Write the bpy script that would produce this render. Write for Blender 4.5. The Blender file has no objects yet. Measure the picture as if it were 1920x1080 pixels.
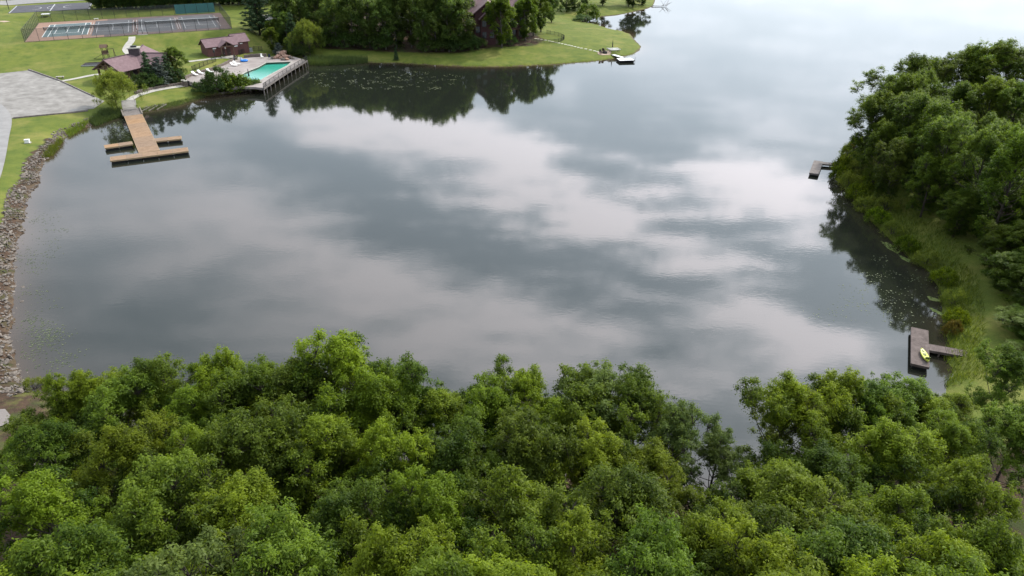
import bpy, bmesh, math, random
import numpy as np
from mathutils import Vector, Matrix, geometry

rad = math.radians
rng = np.random.default_rng(11)
random.seed(5)
scene = bpy.context.scene
COL = scene.collection

# ------------------------------------------------------------------ camera
FPX, PITCH, CAMZ = 1346.0, rad(28.6), 40.0
cam_data = bpy.data.cameras.new('camera')
cam_data.sensor_width = 36.0
cam_data.lens = 36.0 * FPX / 1920.0
cam_data.clip_start = 0.5
cam_data.clip_end = 6000
cam = bpy.data.objects.new('camera', cam_data)
cam.location = (0, 0, CAMZ)
cam.rotation_euler = (math.pi / 2 - PITCH, 0, 0)
COL.objects.link(cam)
scene.camera = cam

# ------------------------------------------------------------------ light
SUN_EL, SUN_AZ = rad(43), rad(48)          # azimuth clockwise from +Y
SUN_DIR = Vector((math.sin(SUN_AZ) * math.cos(SUN_EL), math.cos(SUN_AZ) * math.cos(SUN_EL), math.sin(SUN_EL)))
sun_data = bpy.data.lights.new('sun', 'SUN')
sun_data.energy = 4.3
sun_data.angle = rad(3.0)
sun_data.color = (1.0, 0.93, 0.82)
sun = bpy.data.objects.new('sun', sun_data)
sun.rotation_euler = SUN_DIR.to_track_quat('Z', 'Y').to_euler()
COL.objects.link(sun)

scene.view_settings.view_transform = 'Standard'
scene.view_settings.look = 'None'
scene.view_settings.exposure = -0.04
scene.view_settings.gamma = 1.0
scene.view_settings.use_curve_mapping = False
scene.render.engine = 'CYCLES'
scene.cycles.use_denoising = True
scene.cycles.max_bounces = 7
scene.cycles.transparent_max_bounces = 12
scene.cycles.caustics_reflective = False
scene.cycles.caustics_refractive = False
scene.cycles.sample_clamp_indirect = 6.0


def pix_dir(px, py):
    u = (px - 960.0) / FPX
    v = (540.0 - py) / FPX
    c, s = math.cos(PITCH), math.sin(PITCH)
    return np.array([u, c + v * s, -s + v * c])


def G(px, py, z=0.0):
    d = pix_dir(px, py)
    t = (z - CAMZ) / d[2]
    return np.array([t * d[0], t * d[1], z])


# ------------------------------------------------------------------ sky: daylight with a broken cloud sheet
world = bpy.data.worlds.new('World')
scene.world = world
world.use_nodes = True
wn, wl = world.node_tree.nodes, world.node_tree.links
wn.clear()


def N(nodes, kind, **kw):
    n = nodes.new(kind)
    for k, v in kw.items():
        if k == 'ins':
            for i, val in v.items():
                n.inputs[i].default_value = val
        else:
            setattr(n, k, v)
    return n


def math_node(nodes, links, op, a, b=None, c=None, clamp=False):
    n = nodes.new('ShaderNodeMath')
    n.operation = op
    n.use_clamp = clamp
    for i, v in enumerate((a, b, c)):
        if v is None:
            continue
        if isinstance(v, (int, float)):
            n.inputs[i].default_value = v
        else:
            links.new(v, n.inputs[i])
    return n.outputs[0]


def build_sky():
    M = lambda *a, **k: math_node(wn, wl, *a, **k)
    out = N(wn, 'ShaderNodeOutputWorld')
    bg = N(wn, 'ShaderNodeBackground')
    wl.new(bg.outputs[0], out.inputs[0])
    tc = N(wn, 'ShaderNodeTexCoord')
    sky = N(wn, 'ShaderNodeTexSky', sky_type='NISHITA', sun_disc=False)
    sky.sun_elevation = SUN_EL
    sky.sun_rotation = SUN_AZ
    sky.air_density = 1.0
    sky.dust_density = 1.2
    sky.ozone_density = 1.2
    sep = N(wn, 'ShaderNodeSeparateXYZ')
    wl.new(tc.outputs['Generated'], sep.inputs[0])
    z = M('MAXIMUM', sep.outputs[2], 0.06)
    ux = M('DIVIDE', sep.outputs[0], z)
    uy = M('DIVIDE', sep.outputs[1], z)
    U = N(wn, 'ShaderNodeCombineXYZ')
    wl.new(ux, U.inputs[0]); wl.new(uy, U.inputs[1]); U.inputs[2].default_value = 1.0
    # domain warp so the cloud masses have ragged edges
    nw = N(wn, 'ShaderNodeTexNoise', ins={'Scale': 1.7, 'Detail': 4.0, 'Roughness': 0.6})
    wl.new(U.outputs[0], nw.inputs['Vector'])
    sb = N(wn, 'ShaderNodeVectorMath', operation='SUBTRACT'); sb.inputs[1].default_value = (.5, .5, .5)
    wl.new(nw.outputs['Color'], sb.inputs[0])
    ml = N(wn, 'ShaderNodeVectorMath', operation='MULTIPLY'); ml.inputs[1].default_value = (0.55, 0.55, 0)
    wl.new(sb.outputs[0], ml.inputs[0])
    W = N(wn, 'ShaderNodeVectorMath', operation='ADD')
    wl.new(U.outputs[0], W.inputs[0]); wl.new(ml.outputs[0], W.inputs[1])

    def cp(p):
        d = pix_dir(*p)
        return np.array([d[0], d[1]]) / -d[2]
    acc = None
    for c, a, b, w in CLOUDS:
        c0, A, B = cp(c), cp(a) - cp(c), cp(b) - cp(c)
        inv = np.linalg.inv(np.stack([A, B], 1))
        k = -inv @ c0
        q = []
        for r in range(2):
            dn = N(wn, 'ShaderNodeVectorMath', operation='DOT_PRODUCT')
            dn.inputs[1].default_value = (inv[r, 0], inv[r, 1], k[r])
            wl.new(W.outputs[0], dn.inputs[0])
            q.append(dn.outputs['Value'])
        s = M('MULTIPLY', q[0], q[0])
        s = M('MULTIPLY_ADD', q[1], q[1], s)
        e = M('POWER', 0.3679, s)
        acc = M('MULTIPLY_ADD', e, w * (.74 if w > 0 else .7), acc if acc is not None else 0.0)
    n1 = N(wn, 'ShaderNodeTexNoise', ins={'Scale': 6.0, 'Detail': 8.0, 'Roughness': 0.64, 'Distortion': 0.25})
    mp1 = N(wn, 'ShaderNodeMapping'); mp1.inputs['Rotation'].default_value = (0, 0, rad(50)); mp1.inputs['Scale'].default_value = (.5, 1.15, 1)
    wl.new(U.outputs[0], mp1.inputs['Vector'])
    wl.new(mp1.outputs[0], n1.inputs['Vector'])
    n2 = N(wn, 'ShaderNodeTexNoise', ins={'Scale': 1.1, 'Detail': 4.0, 'Roughness': 0.5})
    wl.new(U.outputs[0], n2.inputs['Vector'])
    # broken puffs where the sheet opens up, a smooth veil elsewhere
    c0, A, B = cp((1150, 390)), cp((1800, 560)) - cp((1150, 390)), cp((1020, 600)) - cp((1150, 390))
    inv = np.linalg.inv(np.stack([A, B], 1)); k = -inv @ c0
    q = []
    for r in range(2):
        dn = N(wn, 'ShaderNodeVectorMath', operation='DOT_PRODUCT')
        dn.inputs[1].default_value = (inv[r, 0], inv[r, 1], k[r])
        wl.new(W.outputs[0], dn.inputs[0]); q.append(dn.outputs['Value'])
    e = M('POWER', 0.3679, M('MULTIPLY_ADD', q[1], q[1], M('MULTIPLY', q[0], q[0])))
    n = M('MULTIPLY', M('SUBTRACT', n1.outputs['Fac'], 0.5), M('MULTIPLY_ADD', e, 2.5, 0.7))
    n = M('MULTIPLY_ADD', n2.outputs['Fac'], 0.6, n)
    n = M('ADD', n, acc)
    mr = N(wn, 'ShaderNodeMapRange', interpolation_type='SMOOTHSTEP', ins={'From Min': 0.1, 'From Max': 0.8})
    wl.new(n, mr.inputs['Value'])
    dens = mr.outputs['Result']
    # cloud light: white puffs, greyer veil; brighter on the sun's side
    dt = N(wn, 'ShaderNodeVectorMath', operation='DOT_PRODUCT')
    dt.inputs[1].default_value = SUN_DIR
    wl.new(tc.outputs['Generated'], dt.inputs[0])
    glow = M('MULTIPLY_ADD', M('POWER', M('MAXIMUM', dt.outputs['Value'], 0.0), 2.0), 1.5, 0.42)
    cs = M('MULTIPLY', M('MULTIPLY_ADD', dens, CLOUD_HI - CLOUD_LO, CLOUD_LO), glow)
    ccol = N(wn, 'ShaderNodeVectorMath', operation='SCALE')
    tone = N(wn, 'ShaderNodeMix', data_type='RGBA')
    wl.new(dens, tone.inputs[0])
    tone.inputs[6].default_value = (.80, .925, 1.04, 1); tone.inputs[7].default_value = (1.02, .97, 1.02, 1)
    wl.new(tone.outputs[2], ccol.inputs[0])
    wl.new(cs, ccol.inputs['Scale'])
    ssky = N(wn, 'ShaderNodeVectorMath', operation='SCALE')
    wl.new(sky.outputs[0], ssky.inputs[0])
    ssky.inputs['Scale'].default_value = SKY_STRENGTH
    mix = N(wn, 'ShaderNodeMix', data_type='RGBA')
    wl.new(M('MULTIPLY_ADD', dens, 0.43, 0.52), mix.inputs[0])
    wl.new(ssky.outputs[0], mix.inputs[6])
    wl.new(ccol.outputs[0], mix.inputs[7])
    # milky air low over the horizon
    hz_ = N(wn, 'ShaderNodeMix', data_type='RGBA')
    wl.new(M('POWER', M('SUBTRACT', 1.0, M('MAXIMUM', sep.outputs[2], 0.0)), 3.4), hz_.inputs[0])
    wl.new(mix.outputs[2], hz_.inputs[6])
    hz_.inputs[7].default_value = (1.42, 1.56, 1.72, 1)
    wl.new(hz_.outputs[2], bg.inputs[0])
    bg.inputs[1].default_value = 1.0


SKY_STRENGTH, CLOUD_LO, CLOUD_HI = 0.15, 2.7, 4.3
CLOUDS = [
    ((300, 470), (620, 560), (200, 600), .34), ((750, 560), (1000, 640), (680, 660), .2),
    ((640, 225), (900, 290), (600, 285), .62), ((880, 265), (1050, 335), (860, 310), .55),
    ((1010, 310), (1080, 340), (990, 350), .45), ((1400, 345), (1560, 385), (1385, 400), 1.05),
    ((1235, 362), (1275, 372), (1228, 388), .55), ((1120, 415), (1200, 445), (1095, 445), .6),
    ((960, 395), (1090, 440), (935, 440), .42), ((1250, 450), (1400, 500), (1220, 490), .35),
    ((1540, 640), (1720, 710), (1480, 570), .62), ((1350, 560), (1540, 640), (1300, 640), .42),
    ((960, 590), (1250, 690), (890, 690), .34), ((560, 430), (820, 560), (480, 520), .30),
    ((300, 330), (480, 420), (230, 400), .22), ((1050, 180), (1100, 190), (1040, 210), .3),
    ((1240, 230), (1275, 240), (1235, 255), .25), ((760, 370), (860, 420), (730, 410), .25),
    ((620, 318), (830, 405), (590, 360), -.62), ((860, 455), (1150, 535), (840, 500), -.5),
    ((1150, 210), (1400, 290), (1120, 290), -.34), ((1590, 540), (1680, 610), (1540, 560), -.5),
    ((330, 540), (480, 500), (330, 600), -.25), ((1300, 505), (1500, 560), (1280, 540), -.25),
    ((720, 600), (900, 680), (640, 660), -.15), ((1330, 425), (1500, 460), (1310, 450), -.2),
]
build_sky()

# ------------------------------------------------------------------ helpers: objects and meshes


def link(o):
    COL.objects.link(o)
    return o


def tag(o, label=None, cat=None, group=None, kind=None):
    if label: o['label'] = label
    if cat: o['category'] = cat
    if group: o['group'] = group
    if kind: o['kind'] = kind
    return o


def thing(name, loc, rz=0.0, label=None, cat=None, group=None):
    o = link(bpy.data.objects.new(name, None))
    o.empty_display_size = 0.3
    o.location = loc
    o.rotation_euler = (0, 0, rz)
    return tag(o, label, cat, group)


def np_mesh(name, V, faces, mat=None, tint=None, smooth=False, attrs=None):
    """V (n,3); faces (m,k) index array."""
    me = bpy.data.meshes.new(name)
    V = np.ascontiguousarray(V, dtype=np.float32)
    faces = np.ascontiguousarray(faces, dtype=np.int32)
    m, k = faces.shape
    me.vertices.add(len(V)); me.vertices.foreach_set('co', V.ravel())
    me.loops.add(m * k); me.loops.foreach_set('vertex_index', faces.ravel())
    me.polygons.add(m); me.polygons.foreach_set('loop_start', np.arange(0, m * k, k, dtype=np.int32))
    if smooth:
        me.polygons.foreach_set('use_smooth', np.ones(m, dtype=bool))
    me.update(calc_edges=True)
    allattr = dict(attrs or {})
    if tint is not None: allattr['tint'] = tint
    for an, av in allattr.items():
        a = me.attributes.new(an, 'FLOAT', 'POINT')
        a.data.foreach_set('value', np.ascontiguousarray(av, dtype=np.float32).ravel())
    if mat: me.materials.append(mat)
    return me


class MB:
    def __init__(self):
        self.v, self.f = [], []

    def add(self, vs, fs):
        o = len(self.v)
        self.v += [tuple(float(c) for c in p) for p in vs]
        self.f += [tuple(i + o for i in f) for f in fs]
        return self

    def box(self, c, s, rz=0.0):
        cx, cy, cz = c
        ca, sa = math.cos(rz), math.sin(rz)
        vs = []
        for dz in (-.5, .5):
            for dx, dy in ((-.5, -.5), (.5, -.5), (.5, .5), (-.5, .5)):
                x, y = dx * s[0], dy * s[1]
                vs.append((cx + x * ca - y * sa, cy + x * sa + y * ca, cz + dz * s[2]))
        return self.add(vs, [(3, 2, 1, 0), (4, 5, 6, 7), (0, 1, 5, 4), (1, 2, 6, 5), (2, 3, 7, 6), (3, 0, 4, 7)])

    def beam(self, p0, p1, w, h, up=(0, 0, 1)):
        p0, p1 = Vector(p0), Vector(p1)
        d = (p1 - p0).normalized()
        u = Vector(up)
        if abs(d.dot(u)) > .98: u = Vector((0, 1, 0))
        sx = d.cross(u).normalized() * w / 2
        sz = sx.cross(d).normalized() * h / 2
        vs = [p + a * sx + b * sz for p in (p0, p1) for a, b in ((-1, -1), (1, -1), (1, 1), (-1, 1))]
        return self.add(vs, [(3, 2, 1, 0), (4, 5, 6, 7), (0, 1, 5, 4), (1, 2, 6, 5), (2, 3, 7, 6), (3, 0, 4, 7)])

    def prism(self, poly, z0, z1):
        n = len(poly)
        vs = [(p[0], p[1], z0) for p in poly] + [(p[0], p[1], z1) for p in poly]
        fs = [tuple(range(n - 1, -1, -1)), tuple(range(n, 2 * n))]
        fs += [(i, (i + 1) % n, n + (i + 1) % n, n + i) for i in range(n)]
        return self.add(vs, fs)

    def slab(self, quad, th):
        """quad of 4 points (ccw seen from outside), given a thickness inward"""
        q = [Vector(p) for p in quad]
        nrm = (q[1] - q[0]).cross(q[3] - q[0]).normalized()
        vs = q + [p - nrm * th for p in q]
        return self.add(vs, [(0, 1, 2, 3), (7, 6, 5, 4), (0, 4, 5, 1), (1, 5, 6, 2), (2, 6, 7, 3), (3, 7, 4, 0)])

    def tube(self, path, radii, n=6, cap=True):
        path = [Vector(p) for p in path]
        base = len(self.v)
        vs = []
        for i, p in enumerate(path):
            d = (path[min(i + 1, len(path) - 1)] - path[max(i - 1, 0)]).normalized()
            u = Vector((0, 0, 1)) if abs(d.z) < .9 else Vector((1, 0, 0))
            a = d.cross(u).normalized(); b = a.cross(d).normalized()
            r = radii[i] if hasattr(radii, '__len__') else radii
            for k in range(n):
                t = 2 * math.pi * k / n
                vs.append(p + (a * math.cos(t) + b * math.sin(t)) * r)
        fs = []
        for i in range(len(path) - 1):
            for k in range(n):
                fs.append((i * n + k, i * n + (k + 1) % n, (i + 1) * n + (k + 1) % n, (i + 1) * n + k))
        if cap:
            fs.append(tuple(range(n - 1, -1, -1)))
            fs.append(tuple((len(path) - 1) * n + k for k in range(n)))
        return self.add(vs, fs)

    def lathe(self, prof, n=16, c=(0, 0, 0)):
        vs, fs = [], []
        for r, z in prof:
            for k in range(n):
                t = 2 * math.pi * k / n
                vs.append((c[0] + r * math.cos(t), c[1] + r * math.sin(t), c[2] + z))
        for i in range(len(prof) - 1):
            for k in range(n):
                fs.append((i * n + k, i * n + (k + 1) % n, (i + 1) * n + (k + 1) % n, (i + 1) * n + k))
        return self.add(vs, fs)

    def mesh(self, name, mat, origin=None, smooth=False):
        me = bpy.data.meshes.new(name)
        v = self.v
        if origin is not None:
            v = [(p[0] - origin[0], p[1] - origin[1], p[2] - origin[2]) for p in v]
        me.from_pydata(v, [], self.f)
        if smooth:
            for p in me.polygons: p.use_smooth = True
        me.update()
        me.materials.append(mat)
        return me

    def build(self, name, mat, parent=None, origin=None, smooth=False, bevel=0.0):
        if parent is not None and origin is None and getattr(parent, 'world_laid', False):
            origin = parent.location
        me = self.mesh(name, mat, origin, smooth)
        if bevel:
            bm = bmesh.new(); bm.from_mesh(me)
            bmesh.ops.bevel(bm, geom=list(bm.edges), offset=bevel, segments=1, affect='EDGES')
            bm.to_mesh(me); bm.free()
        o = link(bpy.data.objects.new(name, me))
        if parent is not None: o.parent = parent
        return o


def child(name, me, parent, loc=(0, 0, 0), rot=(0, 0, 0), scale=(1, 1, 1)):
    o = link(bpy.data.objects.new(name, me))
    o.parent = parent
    o.location, o.rotation_euler, o.scale = loc, rot, scale
    return o


def copy_tree(o, parent=None):
    c = o.copy(); COL.objects.link(c); c.parent = parent
    for ch in o.children: copy_tree(ch, c)
    return c


# ------------------------------------------------------------------ materials


def new_mat(name):
    m = bpy.data.materials.new(name)
    m.use_nodes = True
    n, l = m.node_tree.nodes, m.node_tree.links
    return m, n, l, n['Principled BSDF']


def simple(name, col, rough=.7, var=.18, scale=3.0, bump=0.0, metal=0.0, spec=.3, col2=None, detail=5.0, bscale=None):
    """base colour broken up by noise, with optional fine relief"""
    m, n, l, b = new_mat(name)
    tc = n.new('ShaderNodeTexCoord')
    nz = N(n, 'ShaderNodeTexNoise', ins={'Scale': scale, 'Detail': detail, 'Roughness': .62})
    l.new(tc.outputs['Object'], nz.inputs['Vector'])
    mx = N(n, 'ShaderNodeMix', data_type='RGBA')
    c2 = col2 or tuple(min(1, c * (1 + var)) for c in col)
    c1 = col if col2 else tuple(c * (1 - var) for c in col)
    mr = N(n, 'ShaderNodeMapRange', ins={'From Min': .32, 'From Max': .68})
    l.new(nz.outputs['Fac'], mr.inputs['Value'])
    l.new(mr.outputs[0], mx.inputs[0])
    mx.inputs[6].default_value = (*c1, 1); mx.inputs[7].default_value = (*c2, 1)
    l.new(mx.outputs[2], b.inputs['Base Color'])
    b.inputs['Roughness'].default_value = rough
    b.inputs['Metallic'].default_value = metal
    b.inputs['Specular IOR Level'].default_value = spec
    if bump:
        nb = N(n, 'ShaderNodeTexNoise', ins={'Scale': bscale or scale * 6, 'Detail': 4.0})
        l.new(tc.outputs['Object'], nb.inputs['Vector'])
        bp = N(n, 'ShaderNodeBump', ins={'Strength': bump, 'Distance': .05})
        l.new(nb.outputs['Fac'], bp.inputs['Height'])
        l.new(bp.outputs[0], b.inputs['Normal'])
    return m


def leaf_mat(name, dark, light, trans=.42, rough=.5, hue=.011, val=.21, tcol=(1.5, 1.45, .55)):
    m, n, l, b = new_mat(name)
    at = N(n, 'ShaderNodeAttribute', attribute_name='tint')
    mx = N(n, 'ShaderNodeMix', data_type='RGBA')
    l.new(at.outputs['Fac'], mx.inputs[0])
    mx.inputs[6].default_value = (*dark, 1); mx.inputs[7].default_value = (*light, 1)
    oi = n.new('ShaderNodeObjectInfo')
    hs = n.new('ShaderNodeHueSaturation')
    l.new(mx.outputs[2], hs.inputs['Color'])
    l.new(math_node(n, l, 'MULTIPLY_ADD', oi.outputs['Random'], hue * 2, .5 - hue), hs.inputs['Hue'])
    r2 = math_node(n, l, 'FRACT', math_node(n, l, 'MULTIPLY', oi.outputs['Random'], 7.31))
    l.new(math_node(n, l, 'MULTIPLY_ADD', r2, val * 2, 1 - val), hs.inputs['Value'])
    l.new(hs.outputs[0], b.inputs['Base Color'])
    b.inputs['Roughness'].default_value = rough
    b.inputs['Specular IOR Level'].default_value = .16
    tr = n.new('ShaderNodeBsdfTranslucent')
    ty = N(n, 'ShaderNodeMix', data_type='RGBA', blend_type='MULTIPLY', ins={0: 1.0})
    l.new(hs.outputs[0], ty.inputs[6]); ty.inputs[7].default_value = (*tcol, 1)
    l.new(ty.outputs[2], tr.inputs['Color'])
    ms = N(n, 'ShaderNodeMixShader', ins={0: trans})
    l.new(b.outputs[0], ms.inputs[1]); l.new(tr.outputs[0], ms.inputs[2])
    l.new(ms.outputs[0], n['Material Output'].inputs['Surface'])
    return m


def mesh_mat(name, col, alpha):
    m, n, l, b = new_mat(name)
    b.inputs['Base Color'].default_value = (*col, 1)
    b.inputs['Roughness'].default_value = .6
    tr = n.new('ShaderNodeBsdfTransparent')
    ms = N(n, 'ShaderNodeMixShader', ins={0: alpha})
    l.new(tr.outputs[0], ms.inputs[1]); l.new(b.outputs[0], ms.inputs[2])
    l.new(ms.outputs[0], n['Material Output'].inputs['Surface'])
    return m


def ground_mat():
    m, n, l, b = new_mat('ground_cover')
    tc = n.new('ShaderNodeTexCoord')
    P = tc.outputs['Object']

    def noise(s, d=4.0, r=.6):
        k = N(n, 'ShaderNodeTexNoise', ins={'Scale': s, 'Detail': d, 'Roughness': r})
        l.new(P, k.inputs['Vector'])
        return k.outputs['Fac']

    def mixc(f, a, c):
        x = N(n, 'ShaderNodeMix', data_type='RGBA')
        if isinstance(f, float): x.inputs[0].default_value = f
        else: l.new(f, x.inputs[0])
        for i, v in ((6, a), (7, c)):
            if isinstance(v, tuple): x.inputs[i].default_value = (*v, 1)
            else: l.new(v, x.inputs[i])
        return x.outputs[2]

    def ramp(v, a, c):
        x = N(n, 'ShaderNodeMapRange', ins={'From Min': a, 'From Max': c})
        l.new(v, x.inputs['Value'])
        return x.outputs[0]
    g = mixc(ramp(noise(.05, 5), .35, .65), (.088, .112, .018), (.135, .148, .026))
    g = mixc(ramp(noise(.4, 8, .75), .40, .62), g, (.058, .088, .015))
    g = mixc(math_node(n, l, 'MULTIPLY', ramp(noise(.11, 6, .7), .50, .66), .75), g, (.185, .168, .048))
    g = mixc(math_node(n, l, 'MULTIPLY', ramp(noise(3.2, 5, .75), .42, .7), .65), g, (.135, .155, .03))
    soil_and_shade = mixc(ramp(noise(1.3, 6, .7), .35, .68), (.030, .021, .014), (.085, .052, .034))
    soil_and_shade = mixc(ramp(noise(.3, 4), .5, .65), soil_and_shade, (.045, .055, .018))
    a1 = N(n, 'ShaderNodeAttribute', attribute_name='soil')
    w = ramp(math_node(n, l, 'ADD', a1.outputs['Fac'], math_node(n, l, 'MULTIPLY_ADD', noise(.7, 5), .7, -.35)), .35, .65)
    c = mixc(w, g, soil_and_shade)
    a2 = N(n, 'ShaderNodeAttribute', attribute_name='mud')
    w2 = ramp(math_node(n, l, 'ADD', a2.outputs['Fac'], math_node(n, l, 'MULTIPLY_ADD', noise(1.1, 5), .6, -.3)), .4, .75)
    c = mixc(w2, c, mixc(noise(2.0), (.06, .045, .03), (.12, .085, .055)))
    l.new(c, b.inputs['Base Color'])
    b.inputs['Roughness'].default_value = .9
    b.inputs['Specular IOR Level'].default_value = .12
    bp = N(n, 'ShaderNodeBump', ins={'Strength': .8, 'Distance': .12})
    l.new(noise(5.0, 6, .75), bp.inputs['Height'])
    l.new(bp.outputs[0], b.inputs['Normal'])
    return m


def water_mat():
    m, n, l, b = new_mat('lake_water')
    tc = n.new('ShaderNodeTexCoord')
    at = N(n, 'ShaderNodeAttribute', attribute_name='shore')
    mx = N(n, 'ShaderNodeMix', data_type='RGBA')
    l.new(at.outputs['Fac'], mx.inputs[0])
    mx.inputs[6].default_value = (.012, .0145, .0105, 1)
    mx.inputs[7].default_value = (.055, .036, .022, 1)
    l.new(mx.outputs[2], b.inputs['Base Color'])
    b.inputs['IOR'].default_value = 1.333
    b.inputs['Specular IOR Level'].default_value = .82
    b.inputs['Roughness'].default_value = .04
    mp = N(n, 'ShaderNodeMapping'); mp.inputs['Scale'].default_value = (.55, 1.0, 1.0)
    mp.inputs['Rotation'].default_value = (0, 0, rad(8))
    l.new(tc.outputs['Object'], mp.inputs['Vector'])
    h = None
    for s, d, w in ((.3, 2.0, .05), (1.1, 2.0, .07), (3.2, 2.0, .045)):
        k = N(n, 'ShaderNodeTexNoise', ins={'Scale': s, 'Detail': d, 'Roughness': .5})
        l.new(mp.outputs[0], k.inputs['Vector'])
        h = math_node(n, l, 'MULTIPLY_ADD', k.outputs['Fac'], w, h if h is not None else 0.0)
    # calm patches and breeze-ruffled patches
    pz = N(n, 'ShaderNodeTexNoise', ins={'Scale': .035, 'Detail': 3.0})
    l.new(mp.outputs[0], pz.inputs['Vector'])
    st = N(n, 'ShaderNodeMapRange', ins={'From Min': .35, 'From Max': .7, 'To Min': .25, 'To Max': 1.0})
    l.new(pz.outputs['Fac'], st.inputs['Value'])
    bp = N(n, 'ShaderNodeBump', ins={'Distance': .045})
    l.new(st.outputs[0], bp.inputs['Strength'])
    l.new(h, bp.inputs['Height'])
    l.new(bp.outputs[0], b.inputs['Normal'])
    return m


MAT = {}
MAT['ground'] = ground_mat()
MAT['water'] = water_mat()
MAT['bark'] = simple('bark', (.055, .045, .036), .9, .4, 4.0, .4)
MAT['bark_grey'] = simple('bark_grey', (.11, .10, .088), .9, .35, 4.0, .4)
MAT['leaf_a'] = leaf_mat('leaf_bright', (.026, .054, .005), (.168, .226, .014), trans=.5)
MAT['leaf_b'] = leaf_mat('leaf_mid', (.025, .053, .006), (.136, .196, .018), trans=.5)
MAT['leaf_c'] = leaf_mat('leaf_deep', (.032, .068, .009), (.135, .188, .024), trans=.5)
MAT['leaf_pale'] = leaf_mat('leaf_silver', (.050, .088, .018), (.150, .200, .045), trans=.5)
MAT['leaf_far'] = leaf_mat('leaf_woods', (.044, .080, .018), (.132, .182, .040), trans=.5)
MAT['leaf_willow'] = leaf_mat('leaf_willow', (.085, .130, .020), (.215, .255, .055), trans=.5)
MAT['leaf_pine'] = leaf_mat('needles', (.022, .048, .018), (.052, .092, .034), trans=.2)
MAT['leaf_blue'] = leaf_mat('needles_blue', (.055, .075, .066), (.115, .14, .125), trans=.2)
MAT['leaf_shrub'] = leaf_mat('leaf_shrub', (.024, .05, .012), (.07, .115, .022), trans=.3)
MAT['grass_tall'] = leaf_mat('tall_grass', (.06, .095, .016), (.165, .195, .035), trans=.45)
MAT['reed'] = leaf_mat('reed', (.05, .075, .025), (.105, .135, .05), trans=.35)
MAT['pad'] = leaf_mat('lily_pad', (.05, .066, .03), (.115, .13, .065), trans=.05, rough=.3)
MAT['mat'] = leaf_mat('weed_mat', (.06, .085, .02), (.12, .15, .035), trans=.05, rough=.6)
MAT['gravel'] = simple('gravel', (.145, .134, .12), .95, .2, .45, .6, col2=(.265, .248, .228), detail=8, bscale=9)
def track_gravel():
    m = MAT['gravel']; n, l = m.node_tree.nodes, m.node_tree.links; b = n['Principled BSDF']
    src = b.inputs['Base Color'].links[0].from_socket
    tc = n.new('ShaderNodeTexCoord')
    f = None
    for sc, ds, loc in ((.20, 3.0, (70, -130, 0)), (.26, 4.0, (95, -175, 0))):
        mp = N(n, 'ShaderNodeMapping'); mp.inputs['Location'].default_value = loc
        l.new(tc.outputs['Object'], mp.inputs['Vector'])
        w = N(n, 'ShaderNodeTexWave', wave_type='RINGS', rings_direction='Z', ins={'Scale': sc, 'Distortion': ds, 'Detail': 3.0, 'Detail Scale': .4})
        l.new(mp.outputs[0], w.inputs['Vector'])
        r = N(n, 'ShaderNodeMapRange', ins={'From Min': .78, 'From Max': 1.0, 'To Min': 0.0, 'To Max': .13})
        l.new(w.outputs['Fac'], r.inputs['Value'])
        f = r.outputs[0] if f is None else math_node(n, l, 'MAXIMUM', f, r.outputs[0])
    nz = N(n, 'ShaderNodeTexNoise', ins={'Scale': .09, 'Detail': 5.0}); l.new(tc.outputs['Object'], nz.inputs['Vector'])
    f = math_node(n, l, 'MULTIPLY', f, math_node(n, l, 'MULTIPLY', nz.outputs['Fac'], 1.6), clamp=True)
    mx = N(n, 'ShaderNodeMix', data_type='RGBA'); l.new(f, mx.inputs[0]); l.new(src, mx.inputs[6]); mx.inputs[7].default_value = (.10, .095, .075, 1)
    l.new(mx.outputs[2], b.inputs['Base Color'])


track_gravel()
MAT['road'] = simple('road_gravel', (.215, .206, .197), .95, .12, .5, .4, bscale=9)
MAT['concrete'] = simple('concrete', (.33, .31, .27), .9, .14, 1.2, .2)
MAT['deck_conc'] = simple('pool_concrete', (.205, .172, .158), .9, .16, .35, .2, col2=(.30, .265, .245), detail=7)
MAT['asphalt'] = simple('asphalt', (.045, .045, .052), .9, .25, .6, .3, col2=(.075, .073, .08))
MAT['court_tan'] = simple('court_tan', (.235, .145, .105), .9, .14, .3, .1)
MAT['court_green'] = simple('court_green', (.085, .118, .12), .9, .12, .5, .1)
MAT['court_worn'] = simple('court_worn', (.055, .062, .068), .92, .3, .35, .15, col2=(.105, .098, .1), detail=8)
MAT['court_red'] = simple('court_worn_red', (.085, .062, .06), .92, .3, .4, .15, col2=(.14, .095, .082), detail=8)
MAT['line'] = simple('court_line_paint', (.62, .62, .6), .85, .1, 2.0)
MAT['line_worn'] = simple('court_line_worn', (.36, .36, .36), .85, .25, 2.0)
MAT['fence_dark'] = simple('fence_metal', (.022, .024, .024), .6, .2, 4)
MAT['chain'] = mesh_mat('chain_link', (.05, .055, .055), .17)
MAT['net'] = mesh_mat('net_mesh', (.03, .03, .03), .38)
MAT['teal'] = leaf_mat('teal_windscreen', (.16, .42, .42), (.16, .42, .42), trans=.6, hue=0, val=0, tcol=(1, 1, 1))
MAT['white'] = simple('white_paint', (.72, .72, .70), .6, .06, 2)
MAT['roof'] = simple('roof_shingle', (.125, .078, .082), .85, .16, 1.6, .35, col2=(.185, .12, .125), bscale=7)
MAT['roof_dark'] = simple('roof_ridge', (.075, .05, .052), .85, .2, 3)
MAT['timber'] = simple('timber_brown', (.115, .072, .048), .8, .25, 5, .2)
MAT['timber_dark'] = simple('timber_dark', (.05, .034, .028), .8, .25, 5, .2)
MAT['log_wall'] = simple('log_wall', (.115, .052, .045), .8, .18, 2.5, .3)
MAT['house_wall'] = simple('house_wall', (.075, .034, .036), .8, .18, 2.5, .3)
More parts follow.
